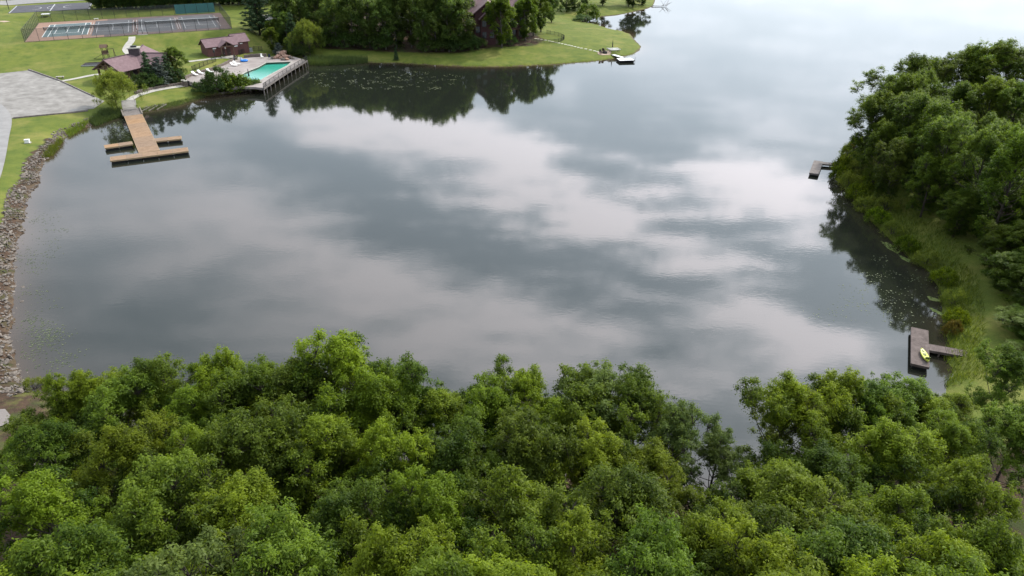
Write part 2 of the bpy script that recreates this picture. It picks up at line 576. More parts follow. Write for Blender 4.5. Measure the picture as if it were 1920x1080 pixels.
MAT['stone_dark'] = simple('chimney_stone', (.065, .05, .055), .9, .35, 4, .6)
MAT['stone'] = simple('field_stone', (.085, .070, .058), .95, .35, 2.2, .4, col2=(.20, .168, .14))
MAT['stone_pale'] = simple('stone_pale', (.19, .165, .14), .95, .25, 2.2, .4)
MAT['stone_wall'] = simple('wall_stone', (.10, .078, .068), .95, .35, 2.5, .5, col2=(.2, .165, .14))
MAT['flag'] = simple('flagstone', (.42, .41, .31), .9, .16, 2)
MAT['boulder'] = simple('red_boulder', (.24, .125, .085), .9, .3, 2, .4, col2=(.36, .24, .18))
MAT['dock_new'] = simple('dock_board_new', (.20, .128, .078), .75, .14, 1.1, .15, col2=(.275, .185, .118), detail=7)
def section_tone(m, lo=.78, hi=1.12):
    n, l = m.node_tree.nodes, m.node_tree.links; b = n['Principled BSDF']
    src = b.inputs['Base Color'].links[0].from_socket
    oi = n.new('ShaderNodeObjectInfo'); hs = n.new('ShaderNodeHueSaturation')
    l.new(src, hs.inputs['Color'])
    l.new(math_node(n, l, 'MULTIPLY_ADD', oi.outputs['Random'], hi - lo, lo), hs.inputs['Value'])
    l.new(math_node(n, l, 'MULTIPLY_ADD', oi.outputs['Random'], .25, .95), hs.inputs['Saturation'])
    l.new(hs.outputs[0], b.inputs['Base Color'])


section_tone(MAT['dock_new'])
MAT['dock_edge'] = simple('dock_fascia', (.30, .215, .125), .75, .15, 1.5)
MAT['dock_grey'] = simple('dock_board_grey', (.115, .098, .09), .85, .2, 1.6, .2, col2=(.2, .172, .16), detail=7)
MAT['dock_brown'] = simple('dock_board_brown', (.07, .052, .046), .85, .25, 1.6, .2, col2=(.135, .105, .095), detail=7)
MAT['dock_white'] = simple('dock_pale', (.66, .655, .64), .7, .08, 1.5)
MAT['ramp_grey'] = simple('ramp_grey', (.17, .148, .135), .85, .16, 1.4, .2)
MAT['float'] = simple('dock_float', (.012, .012, .013), .6, .2, 3)
MAT['kayak'] = simple('kayak_yellow', (.43, .47, .05), .35, .06, 2, spec=.5)
MAT['kayak_in'] = simple('kayak_seat', (.10, .12, .03), .5, .2, 4)
MAT['pool_floor'] = simple('pool_plaster', (.46, .72, .66), .6, .06, .6)
MAT['pool_deep'] = simple('pool_plaster_deep', (.105, .47, .365), .6, .12, .5)
MAT['blue'] = simple('blue_plastic', (.03, .20, .62), .4, .15, 3)
MAT['navy'] = simple('navy_canvas', (.018, .022, .04), .8, .2, 4)
MAT['metal'] = simple('grey_metal', (.3, .31, .32), .45, .1, 3, metal=.6)
MAT['glass'] = simple('window_glass', (.02, .024, .028), .08, .1, 1, spec=.6)
MAT['rubber'] = simple('rubber_mat', (.02, .02, .022), .9, .2, 3)
MAT['deadwood'] = simple('dead_wood', (.3, .285, .275), .9, .2, 5)
MAT['boards'] = simple('canoe_grey', (.5, .49, .45), .5, .1, 3)
MAT['soil_patio'] = simple('patio_gravel', (.34, .255, .19), .95, .2, 1.5, .4)
MAT['flower'] = leaf_mat('orange_shrub', (.075, .065, .016), (.16, .13, .026), trans=.3)

# ------------------------------------------------------------------ terrain
SHORE_PX = [(70, 736), (38, 715), (16, 640), (24, 580), (27, 516), (22, 497), (28, 464), (39, 436), (46, 392), (53, 364), (72, 342), (76, 311),
            (92, 292), (111, 272), (125, 254), (167, 236), (195, 224), (214, 219), (232, 214), (258, 211), (290, 206), (320, 200), (332, 199),
            (356, 191), (390, 180), (431, 176), (469, 170), (484, 162), (506, 148), (530, 134), (556, 121), (572, 116), (600, 118),
            (640, 117), (675, 117), (740, 118), (812, 122), (875, 125), (950, 125), (1044, 121), (1080, 118), (1117, 115), (1152, 110), (1175, 105),
            (1190, 101), (1200, 93), (1203, 86), (1195, 80), (1190, 74), (1182, 64), (1168, 59), (1146, 55), (1121, 47), (1095, 41), (1090, 36), (1105, 32), (1131, 31), (1160, 28),
            (1190, 22), (1211, 17), (1225, 12), (1228, 4), (1230, -30)]
poly = [G(x, y)[:2] for x, y in SHORE_PX]
poly += [np.array(p) for p in ((70, 470), (120, 620), (380, 640), (520, 420), (360, 260), (200, 190), (130, 165))]
RIGHT_PX = [(1800, 205), (1700, 245), (1640, 266), (1600, 283), (1578, 297), (1567, 312), (1570, 333), (1593, 363), (1610, 382), (1633, 413), (1653, 433), (1687, 463),
            (1710, 487), (1747, 513), (1763, 540), (1770, 590), (1772, 624), (1779, 649), (1776, 678), (1785, 695), (1765, 750), (1700, 800), (1600, 860), (1480, 935), (1385, 950),
            (1300, 945), (1180, 915), (1050, 890), (800, 885), (500, 860), (250, 815), (130, 765)]
poly += [G(x, y)[:2] for x, y in RIGHT_PX]
LAKE = np.array(poly)


def poly_sdf(P, X, Y):
    """signed distance, positive outside the polygon"""
    X = np.asarray(X, float); Y = np.asarray(Y, float)
    d2 = np.full(X.shape, 1e18); ins = np.zeros(X.shape, bool)
    n = len(P)
    for i in range(n):
        ax, ay = P[i]; bx, by = P[(i + 1) % n]
        ex, ey = bx - ax, by - ay
        wx, wy = X - ax, Y - ay
        t = np.clip((wx * ex + wy * ey) / (ex * ex + ey * ey + 1e-12), 0, 1)
        d2 = np.minimum(d2, (wx - t * ex) ** 2 + (wy - t * ey) ** 2)
        c = ((ay > Y) != (by > Y))
        with np.errstate(divide='ignore', invalid='ignore'):
            xc = (bx - ax) * (Y - ay) / (by - ay + 1e-15) + ax
        ins ^= c & (X < xc)
    return np.where(ins, -1, 1) * np.sqrt(d2)


def sstep(a, b, x):
    t = np.clip((x - a) / (b - a), 0, 1)
    return t * t * (3 - 2 * t)


def wob(X, Y, s=1.0):
    return (np.sin(X * .9 * s + 1.7 * np.sin(Y * .53 * s)) + np.sin(Y * 1.1 * s + 2.1 * np.sin(X * .41 * s + 1))) * .5


ZONES = [(G(20, 450), 1.5, 2.0, 20), (G(0, 620), 1.5, 2.0, 18), (G(80, 300), 1.5, 2.2, 20), (G(60, 180), 3.0, 9, 22), (G(250, 150), 7.5, 60, 26),
         (G(100, 90), 9, 58, 40), (G(300, 70), 9, 58, 40), (G(450, 70), 9, 58, 30), (G(700, 80), 8, 45, 30), (G(950, 80), 5.5, 35, 25),
         (G(1100, 80), 3.2, 18, 22), (G(1180, 12), 3, 16, 30), (G(1650, 350), 3.6, 10, 22), (G(1850, 450), 3.8, 12, 25), (np.array([80, 110, 0]), 5, 18, 30),
         (np.array([-30., 25, 0]), 4, 14, 18), (np.array([0., 22, 0]), 4, 14, 18), (np.array([30., 25, 0]), 4.5, 14, 18)]
FLATS = []


def height(X, Y):
    X = np.asarray(X, float); Y = np.asarray(Y, float)
    d = poly_sdf(LAKE, X, Y) + .28 * wob(X, Y)
    ws = np.zeros(X.shape); hs = np.zeros(X.shape)
    dl = np.maximum(d, 0)
    for p, A, L, s in ZONES:
        w = 1.0 / (1e-4 + (((X - p[0]) ** 2 + (Y - p[1]) ** 2) / (s * s)) ** 2 + .02)
        ws += w; hs += w * A * (1 - np.exp(-dl / L))
    h = hs / ws + .12 * np.clip(d / .6, 0, 1) + .10 * wob(X, Y, .13) * np.clip(d / 12, 0, 1)
    h = np.where(d > 0, h, -1.6 * (1 - np.exp(np.minimum(d, 0) / 2.5)))
    for P, z, fall in FLATS:
        e = poly_sdf(P, X, Y)
        w = (1 - sstep(0, fall, e)) * np.clip((d - .3) / 1.5, 0, 1)
        h = h * (1 - w) + z * w
    return h


def hz(x, y):
    return float(height(np.array([x]), np.array([y]))[0])


def T(px, py):
    """first point of the terrain on the ray through a pixel"""
    d = pix_dir(px, py)
    t = np.linspace(20, 420, 1600)
    X, Y, Z = t * d[0], t * d[1], CAMZ + t * d[2]
    g = np.maximum(height(X, Y), 0) - Z
    i = int(np.argmax(g > 0)) if (g > 0).any() else len(t) - 1
    i = max(i, 1)
    k = g[i - 1] / (g[i - 1] - g[i] + 1e-9)
    tt = t[i - 1] + (t[i] - t[i - 1]) * np.clip(k, 0, 1)
    return np.array([tt * d[0], tt * d[1], max(hz(tt * d[0], tt * d[1]), 0)])


# courts: a 52 x 36 m pad turned 24.8 degrees
CA = rad(24.8)
CU, CV = np.array([math.cos(CA), math.sin(CA)]), np.array([-math.sin(CA), math.cos(CA)])
COURT_O, COURT_Z = np.array([-128.6, 197.4]), 6.3


def court_pt(u, v):
    return COURT_O + CU * u + CV * v


BB_O, BB_Z = G(14.6, 25, 7.3)[:2], 7.3
bb_pt = lambda u, v: BB_O + CU * u + CV * v
FLATS.append((np.array([court_pt(-1, -1), court_pt(53, -1), court_pt(53, 37), court_pt(-1, 37)]), COURT_Z - .05, 9))
FLATS.append((np.array([bb_pt(-1, -1), bb_pt(25, -1), bb_pt(25, 21), bb_pt(-1, 21)]), BB_Z - .05, 8))
DECK_Z = 1.6
DECK_PX = [(343, 153), (352, 146), (372, 138), (392, 133), (412, 126), (428, 119), (440, 113), (455, 109), (480, 107), (520, 106), (550, 106),
           (574, 113), (536, 135.5), (492, 165), (478, 163), (455, 163), (425, 165), (395, 164), (365, 162)]
DECK = np.array([G(x, y, DECK_Z)[:2] for x, y in DECK_PX])
FLATS.append((DECK, DECK_Z - .4, 3.0))
POOL = [G(x, y, DECK_Z)[:2] for x, y in ((451, 141.5), (459, 136), (470, 131.5), (484, 126), (490, 122.5), (495, 119.5), (499, 117.4), (522, 116.5), (548, 115.6), (539.5, 123), (523, 131.5), (506, 140.5), (490, 150), (480, 151.5), (468, 152.3), (458, 149))]
FLATS.append((np.array(POOL), DECK_Z - 1.1, .8))


def make_ground():
    def axis(lo, hi, step, far_lo, far_hi):
        core = np.arange(lo, hi + .01, step)
        a = [lo - step * 1.35 ** k * 1.5 for k in range(40)]
        b = [hi + step * 1.35 ** k * 1.5 for k in range(40)]
        left = [v for v in np.cumsum([-(step * 1.3 ** k) for k in range(1, 40)]) + lo if v > far_lo]
        right = [v for v in np.cumsum([(step * 1.3 ** k) for k in range(1, 40)]) + hi if v < far_hi]
        return np.concatenate([left[::-1], core, right])
    xs = axis(-185, 125, 1.0, -3000, 3000)
    ys = axis(8, 330, 1.0, -600, 4000)
    X, Y = np.meshgrid(xs, ys)
    Z = height(X, Y)
    d = poly_sdf(LAKE, X, Y)
    nx, ny = len(xs), len(ys)
    idx = np.arange(nx * ny).reshape(ny, nx)
    F = np.stack([idx[:-1, :-1], idx[:-1, 1:], idx[1:, 1:], idx[1:, :-1]], -1).reshape(-1, 4)
    V = np.stack([X, Y, Z], -1).reshape(-1, 3)
    # bare leaf litter under the woods, plus painted shade on the right trail
    soil_and_shade = np.zeros(X.shape)
    soil_and_shade = np.maximum(soil_and_shade, 1 - sstep(38, 52, Y + np.abs(X) * .03)) * (X > -60)
    soil_and_shade = np.maximum(soil_and_shade, (1 - sstep(50, 58, Y)) * (X < 20) * (X > -60) * .62)
    soil_and_shade = np.maximum(soil_and_shade, .30 * (X > 40) * (Y < 90))  # thin brown tone on the right bank, painting in the trail's shade
    right = sstep(4, 7, poly_sdf(LAKE, X, Y) - 5.5) * (X > 40) * (Y < 165)
    soil_and_shade = np.maximum(soil_and_shade, right * .9)
    soil_and_shade = np.maximum(soil_and_shade, (1 - sstep(1.7, 2.5, d)) * (X < -45) * (Y < 130 + .0 * X) * (d > -1))
    soil_and_shade = np.maximum(soil_and_shade, (1 - sstep(54, 66, Y)) * (1 - sstep(-48, -40, X)) * (X > -75))
    for P in WOODS:
        soil_and_shade = np.maximum(soil_and_shade, 1 - sstep(-3, 3, poly_sdf(P, X, Y)))
    mud = np.exp(-np.abs(d) / .7) * np.where((X > 30) & (Y < 160), .45, 1.0)
    me = np_mesh('ground', V, F, MAT['ground'], smooth=True, attrs={'soil': soil_and_shade.ravel(), 'mud': mud.ravel()})
    o = tag(link(bpy.data.objects.new('ground', me)), kind='structure')
    # lake surface: the cells of the same sheet that the water covers
    cell = (d[:-1, :-1] < 3) | (d[1:, 1:] < 3) | (d[:-1, 1:] < 3) | (d[1:, :-1] < 3)
    Fl = F[cell.ravel()]
    used = np.unique(Fl)
    remap = np.full(nx * ny, -1); remap[used] = np.arange(len(used))
    Vl = V[used].copy(); Vl[:, 2] = 0.0
    shore = (np.clip(np.exp(np.minimum(d, 0) / 2.2), 0, 1) * np.where((X > 30) & (Y < 160), .3, 1.0)).ravel()[used]
    me = np_mesh('lake', Vl, remap[Fl], MAT['water'], smooth=True, attrs={'shore': shore})
    tag(link(bpy.data.objects.new('lake', me)), kind='structure')
    return o


WOODS = [np.array([T(x, y)[:2] for x, y in ((545, 80), (610, 92), (700, 95), (790, 99), (860, 99), (900, 93), (935, 88), (1000, 86), (1022, 76), (1000, 62), (900, 40), (700, 20), (560, 40))])]
ground = make_ground()


def drape(name, P, mat, off=.05, step=1.5, kind='structure'):
    """a sheet laid over the terrain inside polygon P (world xy)"""
    P = [np.array(p[:2], float) for p in P]
    ring = []
    for i in range(len(P)):
        a, b = P[i], P[(i + 1) % len(P)]
        k = max(1, int(np.linalg.norm(b - a) / step))
        ring += [a + (b - a) * j / k for j in range(k)]
    A = np.array(P)
    gx, gy = np.meshgrid(np.arange(A[:, 0].min(), A[:, 0].max(), step), np.arange(A[:, 1].min(), A[:, 1].max(), step))
    ins = poly_sdf(A, gx, gy) < -.4 * step
    pts = [Vector(p) for p in ring] + [Vector((x, y)) for x, y in zip(gx[ins], gy[ins])]
    n = len(ring)
    v, e, f, *_ = geometry.delaunay_2d_cdt(pts, [(i, (i + 1) % n) for i in range(n)], [], 1, 1e-4)
    V = np.array([[p.x, p.y, 0] for p in v])
    V[:, 2] = height(V[:, 0], V[:, 1]) + off
    me = np_mesh(name, V, np.array(f), mat, smooth=True)
    if len(me.polygons) and me.polygons[0].normal.z < 0: me.flip_normals()
    return tag(link(bpy.data.objects.new(name, me)), kind=kind)


def smooth_line(pts, step=.8):
    pts = [np.array(p, float) for p in pts]
    out = []
    for i in range(len(pts) - 1):
        p0, p1, p2, p3 = pts[max(i - 1, 0)], pts[i], pts[i + 1], pts[min(i + 2, len(pts) - 1)]
        k = max(2, int(np.linalg.norm(p2 - p1) / step))
        for j in range(k):
            t = j / k
            out.append(.5 * ((2 * p1) + (-p0 + p2) * t + (2 * p0 - 5 * p1 + 4 * p2 - p3) * t * t + (-p0 + 3 * p1 - 3 * p2 + p3) * t ** 3))
    out.append(pts[-1])
    return out


def ribbon(name, pts, width, mat, off=.06, kind='structure', parent=None):
    L = [p[:2] for p in smooth_line([np.array(p[:2]) for p in pts])]
    V, F = [], []
    for i, p in enumerate(L):
        d = L[min(i + 1, len(L) - 1)] - L[max(i - 1, 0)]
        d = d / (np.linalg.norm(d) + 1e-9)
        nrm = np.array([-d[1], d[0]])
        w = width
        for s in (-.5, 0, .5):
            q = p + nrm * s * w
            V.append((q[0], q[1], 0))
    V = np.array(V, float)
    V[:, 2] = height(V[:, 0], V[:, 1]) + off
    for i in range(len(L) - 1):
        for k in (0, 1):
            a = i * 3 + k
            F.append((a, a + 3, a + 4, a + 1))
    me = np_mesh(name, V, np.array(F), mat, smooth=True)
    if me.polygons[0].normal.z < 0: me.flip_normals()
    return tag(link(bpy.data.objects.new(name, me)), kind=kind)


def TT(*pts):
    return [T(x, y) for x, y in pts]


# gravel lot, drive, paths
drape('gravel_lot', TT((-70, 146), (0, 138), (54, 132), (110, 151), (178, 182), (196, 190), (176, 204), (110, 213), (24, 222), (-40, 225)), MAT['gravel'], .05)
ribbon('gravel_road', TT((-26, 195), (-4, 220), (-10, 262), (-22, 311), (-36, 350), (-66, 420), (-120, 520)), 4.4, MAT['road'], .10)
ribbon('footpath', TT((247.5, 69), (247, 76), (240, 85), (236, 93), (239, 99), (247, 104)), 1.7, MAT['concrete'])
ribbon('footpath', TT((108, 154), (140, 148), (175, 141), (214, 138)), 1.3, MAT['concrete'])
ribbon('footpath', TT((240, 190), (256, 180), (275, 174), (305, 167), (350, 160)), 1.5, MAT['concrete'])
ribbon('footpath', TT((352, 116), (385, 112), (420, 108), (440, 106), (456, 112)), 1.3, MAT['concrete'])
ribbon('upper_road', [T(-60, 8), T(40, 3.5), T(110, -1), T(200, -6)], 7.0, MAT['road'], .10)
ribbon('gravel_drive', TT((497, 28), (514, 40), (528, 52), (536, 60)), 4.0, MAT['gravel'], .08)
# bare reddish wear patches on the upper lawn
drape('bare_patch', [T(-10, 40.5), T(8, 39), T(20, 40.5), T(8, 42)], MAT['soil_patio'], .05, 1.0)

# ------------------------------------------------------------------ vegetation


def unit(v):
    return v / (np.linalg.norm(v, axis=-1, keepdims=True) + 1e-9)


def leaves_mesh(name, C, Nrm, Ax, size, aspect, tint, mat, fold=.22):
    """C centres, Nrm leaf normals, Ax leaf long axes, size per leaf -> folded four-point leaves"""
    Ax = unit(Ax - Nrm * (Ax * Nrm).sum(1, keepdims=True))
    S = np.cross(Nrm, Ax)
    s = size[:, None]
    a = C - Ax * s * .5
    b = C + S * s * aspect * .5 + Nrm * s * fold * .5 - Ax * s * .05
    c = C + Ax * s * .5 - Nrm * s * .12
    d = C - S * s * aspect * .5 + Nrm * s * fold * .5 - Ax * s * .05
    V = np.stack([a, b, c, d], 1).reshape(-1, 3)
    F = np.arange(len(V)).reshape(-1, 4)
    return np_mesh(name, V, F, mat, tint=np.repeat(tint, 4))


def tuft_leaves(rg, tufts, radii, per, size, flat=.9, droop=.35, up=.75, hang=0.0, shade=None):
    """leaves scattered through many small tufts; returns arrays"""
    n = len(tufts)
    k = np.maximum(3, (per * (radii / radii.mean()) ** 2).astype(int))
    idx = np.repeat(np.arange(n), k)
    m = len(idx)
    dirs = unit(rg.normal(size=(m, 3)))
    dirs[:, 2] = np.where(dirs[:, 2] < -.3, -dirs[:, 2], dirs[:, 2])
    r = np.minimum(np.abs(rg.normal(.62, .36, m)), 1.7)
    off = dirs * r[:, None] * radii[idx][:, None]
    zr = np.clip(dirs[:, 2] * r, -.3, 1.3)
    off[:, :2] *= (1.08 - .5 * np.maximum(zr, 0))[:, None]
    off[:, 2] *= flat * 1.25
    if hang:
        off[:, 2] -= rg.exponential(hang, m) * (rg.random(m) < .75)
    C = tufts[idx] + off
    nrm = unit(dirs * .55 + np.array([0, 0, up]) + rg.normal(size=(m, 3)) * .45)
    ax = unit(dirs * np.array([1, 1, .2]) + np.array([0, 0, -droop]) + rg.normal(size=(m, 3)) * .55)
    if hang:
        ax = unit(rg.normal(size=(m, 3)) * .35 + np.array([0, 0, -1.2]))
        nrm = unit(dirs * np.array([1, 1, .3]) + rg.normal(size=(m, 3)) * .4)
    tt = rg.normal(.45, .17, n) if shade is None else shade
    tint = np.clip(tt[idx] + rg.normal(0, .16, m) + .14 * dirs[:, 2], 0, 1)  # upper leaves of a tuft tinted lighter, a highlight put into the colour
    sz = size * rg.uniform(.65, 1.35, m)
    return C, nrm, ax, sz, tint


def curve_pts(p0, p1, bend, n=5):
    out = []
    for i in range(n):
        t = i / (n - 1)
        out.append(p0 * (1 - t) + p1 * t + bend * math.sin(math.pi * t))
    return out


def make_broadleaf(name, seed, Ht=14.0, R=3.6, base=.3, limbs=22, per=120, leaf=.2, aspect=.55, tuft=.62, mat='leaf_a', bark='bark',
                   open_=0.0, droop=.35, hang=0.0, lean=.4, sub=6, spread=1.0, plume=0.0):
    rg = np.random.default_rng(seed)
    mb = MB()
    trunk_top = Ht * .9
    lean_v = np.array([rg.normal(0, lean), rg.normal(0, lean), 0])
    ax_pt = lambda t: np.array([0, 0, trunk_top * t]) + lean_v * t * t + np.array([.15 * math.sin(t * 5 + seed), .15 * math.cos(t * 4 + seed), 0]) * t
    r0 = Ht * .0125
    tp = [ax_pt(t) for t in np.linspace(0, 1, 9)]
    tp[0] = tp[0] - np.array([0, 0, .5])
    mb.tube(tp, [r0 * 1.35] + [r0 * (1 - t) ** .8 + .02 for t in np.linspace(.08, 1, 8)], 7)
    zc, hh = Ht * (base + 1) / 2, Ht * (1 - base) / 2
    lob = [(unit(rg.normal(size=3) * np.array([1, 1, .7])), rg.uniform(-.28, .3)) for _ in range(9)]

    def env(d):
        """crown envelope radius scale along unit direction"""
        k = 1.0
        for l, a in lob: k += a * max(0, float(d @ l)) ** 4
        return k
    tufts, rads, shs = [], [], []
    ga = rg.uniform(0, 6.28)
    for i in range(limbs):
        t = base * .95 + (1.0 - base * .95) * ((i + rg.random()) / limbs) ** .8
        p0 = ax_pt(min(t * .93, .95))
        ga += 2.4 + rg.normal(0, .35)
        el = rad(12 + 66 * max(0.0, (t - base) / (1 - base)) ** 1.0) + rg.normal(0, .15)
        d = np.array([math.cos(ga) * math.cos(el), math.sin(ga) * math.cos(el), math.sin(el)])
        lo, hi = .2, 2.5 * R
        for _ in range(18):
            mid = (lo + hi) / 2
            q = p0 + d * mid
            qq = np.array([q[0] / R, q[1] / R, (q[2] - zc) / hh])
            rr = np.linalg.norm(qq)
            if rr < env(qq / (rr + 1e-6)) * .9: lo = mid
            else: hi = mid
        ln = lo * rg.uniform(.72, 1.12)
        p1 = p0 + d * ln + np.array([0, 0, .12 * ln])
        pts = curve_pts(p0, p1, np.array([0, 0, -.08 * ln]) + rg.normal(0, .05 * ln, 3))
        rl = max(.03, r0 * .42 * (1 - .55 * t))
        mb.tube(pts, [rl * (1 - .8 * k / 4) for k in range(5)], 5, cap=False)
        tone = rg.normal(.40, .22) + .15 * (p1[2] - zc) / hh  # higher limbs get lighter leaves: top light painted into the tint
        # a plume: shoots fanning up and out of the limb end, each ending in a tuft
        if plume:
            pr = plume * R * rg.uniform(.8, 1.25)
            pc = p1 - d * pr * .55
            for s in range(sub):
                w = unit(rg.normal(size=3)) * rg.uniform(.35, 1.0)
                e = pc + w * np.array([pr * .92, pr * .92, pr * 1.5]) * (1.0 - .22 * max(w[2], 0)) + np.array([0, 0, pr * .2])
                a = pc + (p0 - pc) * rg.uniform(0, .25) / max(ln, .5)
                mb.tube([a, a * .45 + e * .55 + rg.normal(0, .04, 3), e], [.026, .017, .008], 4, cap=False)
                if rg.random() > open_:
                    tufts.append(e); rads.append(tuft * rg.uniform(.6, 1.25)); shs.append(tone + rg.normal(0, .08) + .1 * w[2])  # plume tops lightened as well, painted highlight
        for s in range(sub if not plume else 2):
            f = 1.0 - .62 * (s / sub) ** 1.1 + rg.uniform(-.05, .02)
            if plume: f = rg.uniform(.35, .6)
            k = min(f, .999) * 4
            a = np.array(pts[int(k)]) * (1 - k % 1) + np.array(pts[min(int(k) + 1, 4)]) * (k % 1)
            dd = unit(d * .45 + rg.normal(size=3) * .7 + np.array([0, 0, .45]))
            l2 = spread * R * rg.uniform(.10, .26) * (.6 + .9 * (s / sub))
            e = a + dd * l2
            mb.tube([a, (a + e) / 2 + rg.normal(0, .04, 3), e], [.028, .018, .008], 4, cap=False)
            if rg.random() > open_:
                tufts.append(e); rads.append(tuft * rg.uniform(.55, 1.2)); shs.append(tone + rg.normal(0, .08))
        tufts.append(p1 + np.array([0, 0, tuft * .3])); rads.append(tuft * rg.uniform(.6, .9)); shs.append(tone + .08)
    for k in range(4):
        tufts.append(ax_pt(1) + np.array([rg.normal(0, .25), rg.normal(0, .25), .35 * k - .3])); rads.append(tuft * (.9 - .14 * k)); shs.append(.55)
    tufts, rads, sh = np.array(tufts), np.array(rads), np.array(shs)
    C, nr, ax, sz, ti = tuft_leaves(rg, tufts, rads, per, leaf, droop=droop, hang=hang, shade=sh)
    return dict(trunk=mb.mesh(name + '_trunk', MAT[bark], smooth=True), crown=leaves_mesh(name + '_crown', C, nr, ax, sz, aspect, ti, MAT[mat]), h=float(C[:, 2].max()), r=R)


def make_conifer(name, seed, Ht=14, R=3.2, tiers=17, per=70, mat='leaf_pine', leaf=.34, base=.1, aspect=.22, power=.9, tuft=.5, plume=0.12):
    rg = np.random.default_rng(seed)
    mb = MB()
    mb.tube([(0, 0, -.4), (0.05, 0, Ht * .5), (0, 0, Ht)], [Ht * .018, Ht * .011, .015], 7)
    tufts, rads = [], []
    for i in range(tiers):
        t = base + (1 - base) * i / tiers
        z = Ht * t
        nb = int(7 - 3 * t)
        ph = rg.uniform(0, 6.28)
        for k in range(nb):
            a = ph + 6.283 * k / nb + rg.normal(0, .2)
            ln = R * (1 - t) ** power * rg.uniform(.7, 1.12) + .25
            e = np.array([math.cos(a) * ln, math.sin(a) * ln, z + ln * plume + rg.normal(0, .15)])
            mb.tube([(0, 0, z), e * np.array([.5, .5, 1]) + np.array([0, 0, -.08]), e], [.05, .03, .012], 4, cap=False)
            for f in np.arange(.3, 1.01, .22):
                tufts.append(np.array([e[0] * f, e[1] * f, z + (e[2] - z) * f]) + rg.normal(0, .12, 3))
                rads.append(tuft * rg.uniform(.6, 1.1) * (1.1 - .4 * t))
    tufts.append(np.array([0, 0, Ht])); rads.append(.3)
    tufts, rads = np.array(tufts), np.array(rads)
    C, nr, ax, sz, ti = tuft_leaves(rg, tufts, rads, per, leaf, flat=.4, droop=.1, up=.5)
    out = unit(C * np.array([1, 1, 0]) + 1e-4)
    ax = unit(out * .9 + ax * .7)
    return dict(trunk=mb.mesh(name + '_trunk', MAT['bark'], smooth=True), crown=leaves_mesh(name + '_crown', C, nr, ax, sz, aspect, ti, MAT[mat]), h=Ht, r=R)


def make_shrub(name, seed, Ht=2.0, R=1.5, n=60, per=60, leaf=.16, mat='leaf_shrub', aspect=.5, tuft=.34, hang=0.0):
    rg = np.random.default_rng(seed)
    mb = MB()
    d = unit(rg.normal(size=(n, 3))); d[:, 2] = np.abs(d[:, 2])
    k = .78 + .25 * rg.random(n)
    tufts = d * k[:, None] * np.array([R, R, Ht * .85]) + np.array([0, 0, Ht * .08])
    for t in tufts[::4]:
        mb.tube([(0, 0, -.15), t * np.array([.35, .35, .5]), t], [.04, .028, .01], 4, cap=False)
    C, nr, ax, sz, ti = tuft_leaves(rg, tufts, tuft * rg.uniform(.7, 1.3, n), per, leaf, hang=hang)
    C[:, 2] = np.maximum(C[:, 2], .03)
    return dict(trunk=mb.mesh(name + '_stem', MAT['bark'], smooth=True), crown=leaves_mesh(name + '_crown', C, nr, ax, sz, aspect, ti, MAT[mat]), h=Ht, r=R)


def plant(proto, name, loc, h=None, wid=None, rz=None, label=None, cat='tree', group=None, parts=('trunk', 'crown')):
    s = (h / proto['h']) if h else 1.0
    w = (wid / proto['r']) if wid else s
    o = thing(name, loc, rng.uniform(0, 6.28) if rz is None else rz, label, cat, group)
    child(parts[0], proto['trunk'], o, scale=(w, w, s))
    child(parts[1], proto['crown'], o, scale=(w, w, s))
    return o


def ordinal(i):
    w = ['first', 'second', 'third', 'fourth', 'fifth', 'sixth', 'seventh', 'eighth', 'ninth', 'tenth', 'eleventh', 'twelfth', 'thirteenth', 'fourteenth',
         'fifteenth', 'sixteenth', 'seventeenth', 'eighteenth', 'nineteenth', 'twentieth']
    if i < 20: return w[i]
    t = {2: 'twenty', 3: 'thirty', 4: 'forty', 5: 'fifty'}[(i + 1) // 10]
    return (t + '-' + w[(i + 1) % 10 - 1]) if (i + 1) % 10 else {30: 'thirtieth', 40: 'fortieth', 50: 'fiftieth'}[i + 1]


NEAR = [
    make_broadleaf('ash_a', 101, 15, 4.7, .16, 22, 88, .18, .42, .47, 'leaf_a', sub=23, plume=.29),
    make_broadleaf('ash_b', 102, 16, 5.1, .14, 24, 86, .175, .42, .48, 'leaf_a', open_=.08, sub=24, plume=.28),
    make_broadleaf('ash_c', 103, 14, 4.4, .2, 20, 88, .175, .45, .46, 'leaf_b', sub=23, plume=.30),
    make_broadleaf('ash_d', 104, 15.5, 5.3, .16, 24, 86, .18, .42, .50, 'leaf_b', open_=.08, sub=24, plume=.28),
    make_broadleaf('ash_e', 105, 15, 4.4, .28, 22, 70, .175, .45, .42, 'leaf_pale', open_=.25, sub=17, plume=.27),
    make_broadleaf('ash_f', 106, 14.5, 4.8, .16, 22, 88, .175, .42, .46, 'leaf_a', open_=.05, sub=23, plume=.29),
]
WOOD = [
    make_broadleaf('oak_a', 201, 16, 5.2, .05, 40, 58, .22, .5, .56, 'leaf_c', sub=18, plume=.25),
    make_broadleaf('oak_b', 202, 17, 5.6, .05, 42, 58, .22, .5, .58, 'leaf_c', sub=18, plume=.25),
    make_broadleaf('oak_c', 203, 15, 5.0, .08, 38, 58, .21, .5, .55, 'leaf_b', sub=18, plume=.26),
]
FARW = [
    make_broadleaf('maple_a', 301, 16, 5.0, .03, 38, 40, .36, .6, .78, 'leaf_far', 'bark_grey', sub=12, plume=.26),
    make_broadleaf('maple_b', 302, 16, 4.6, .12, 34, 40, .36, .6, .78, 'leaf_far', 'bark_grey', sub=12, plume=.26),
    make_broadleaf('maple_c', 303, 12, 4.2, .16, 32, 60, .28, .6, .58, 'leaf_b', 'bark_grey', sub=13, plume=.28),
]
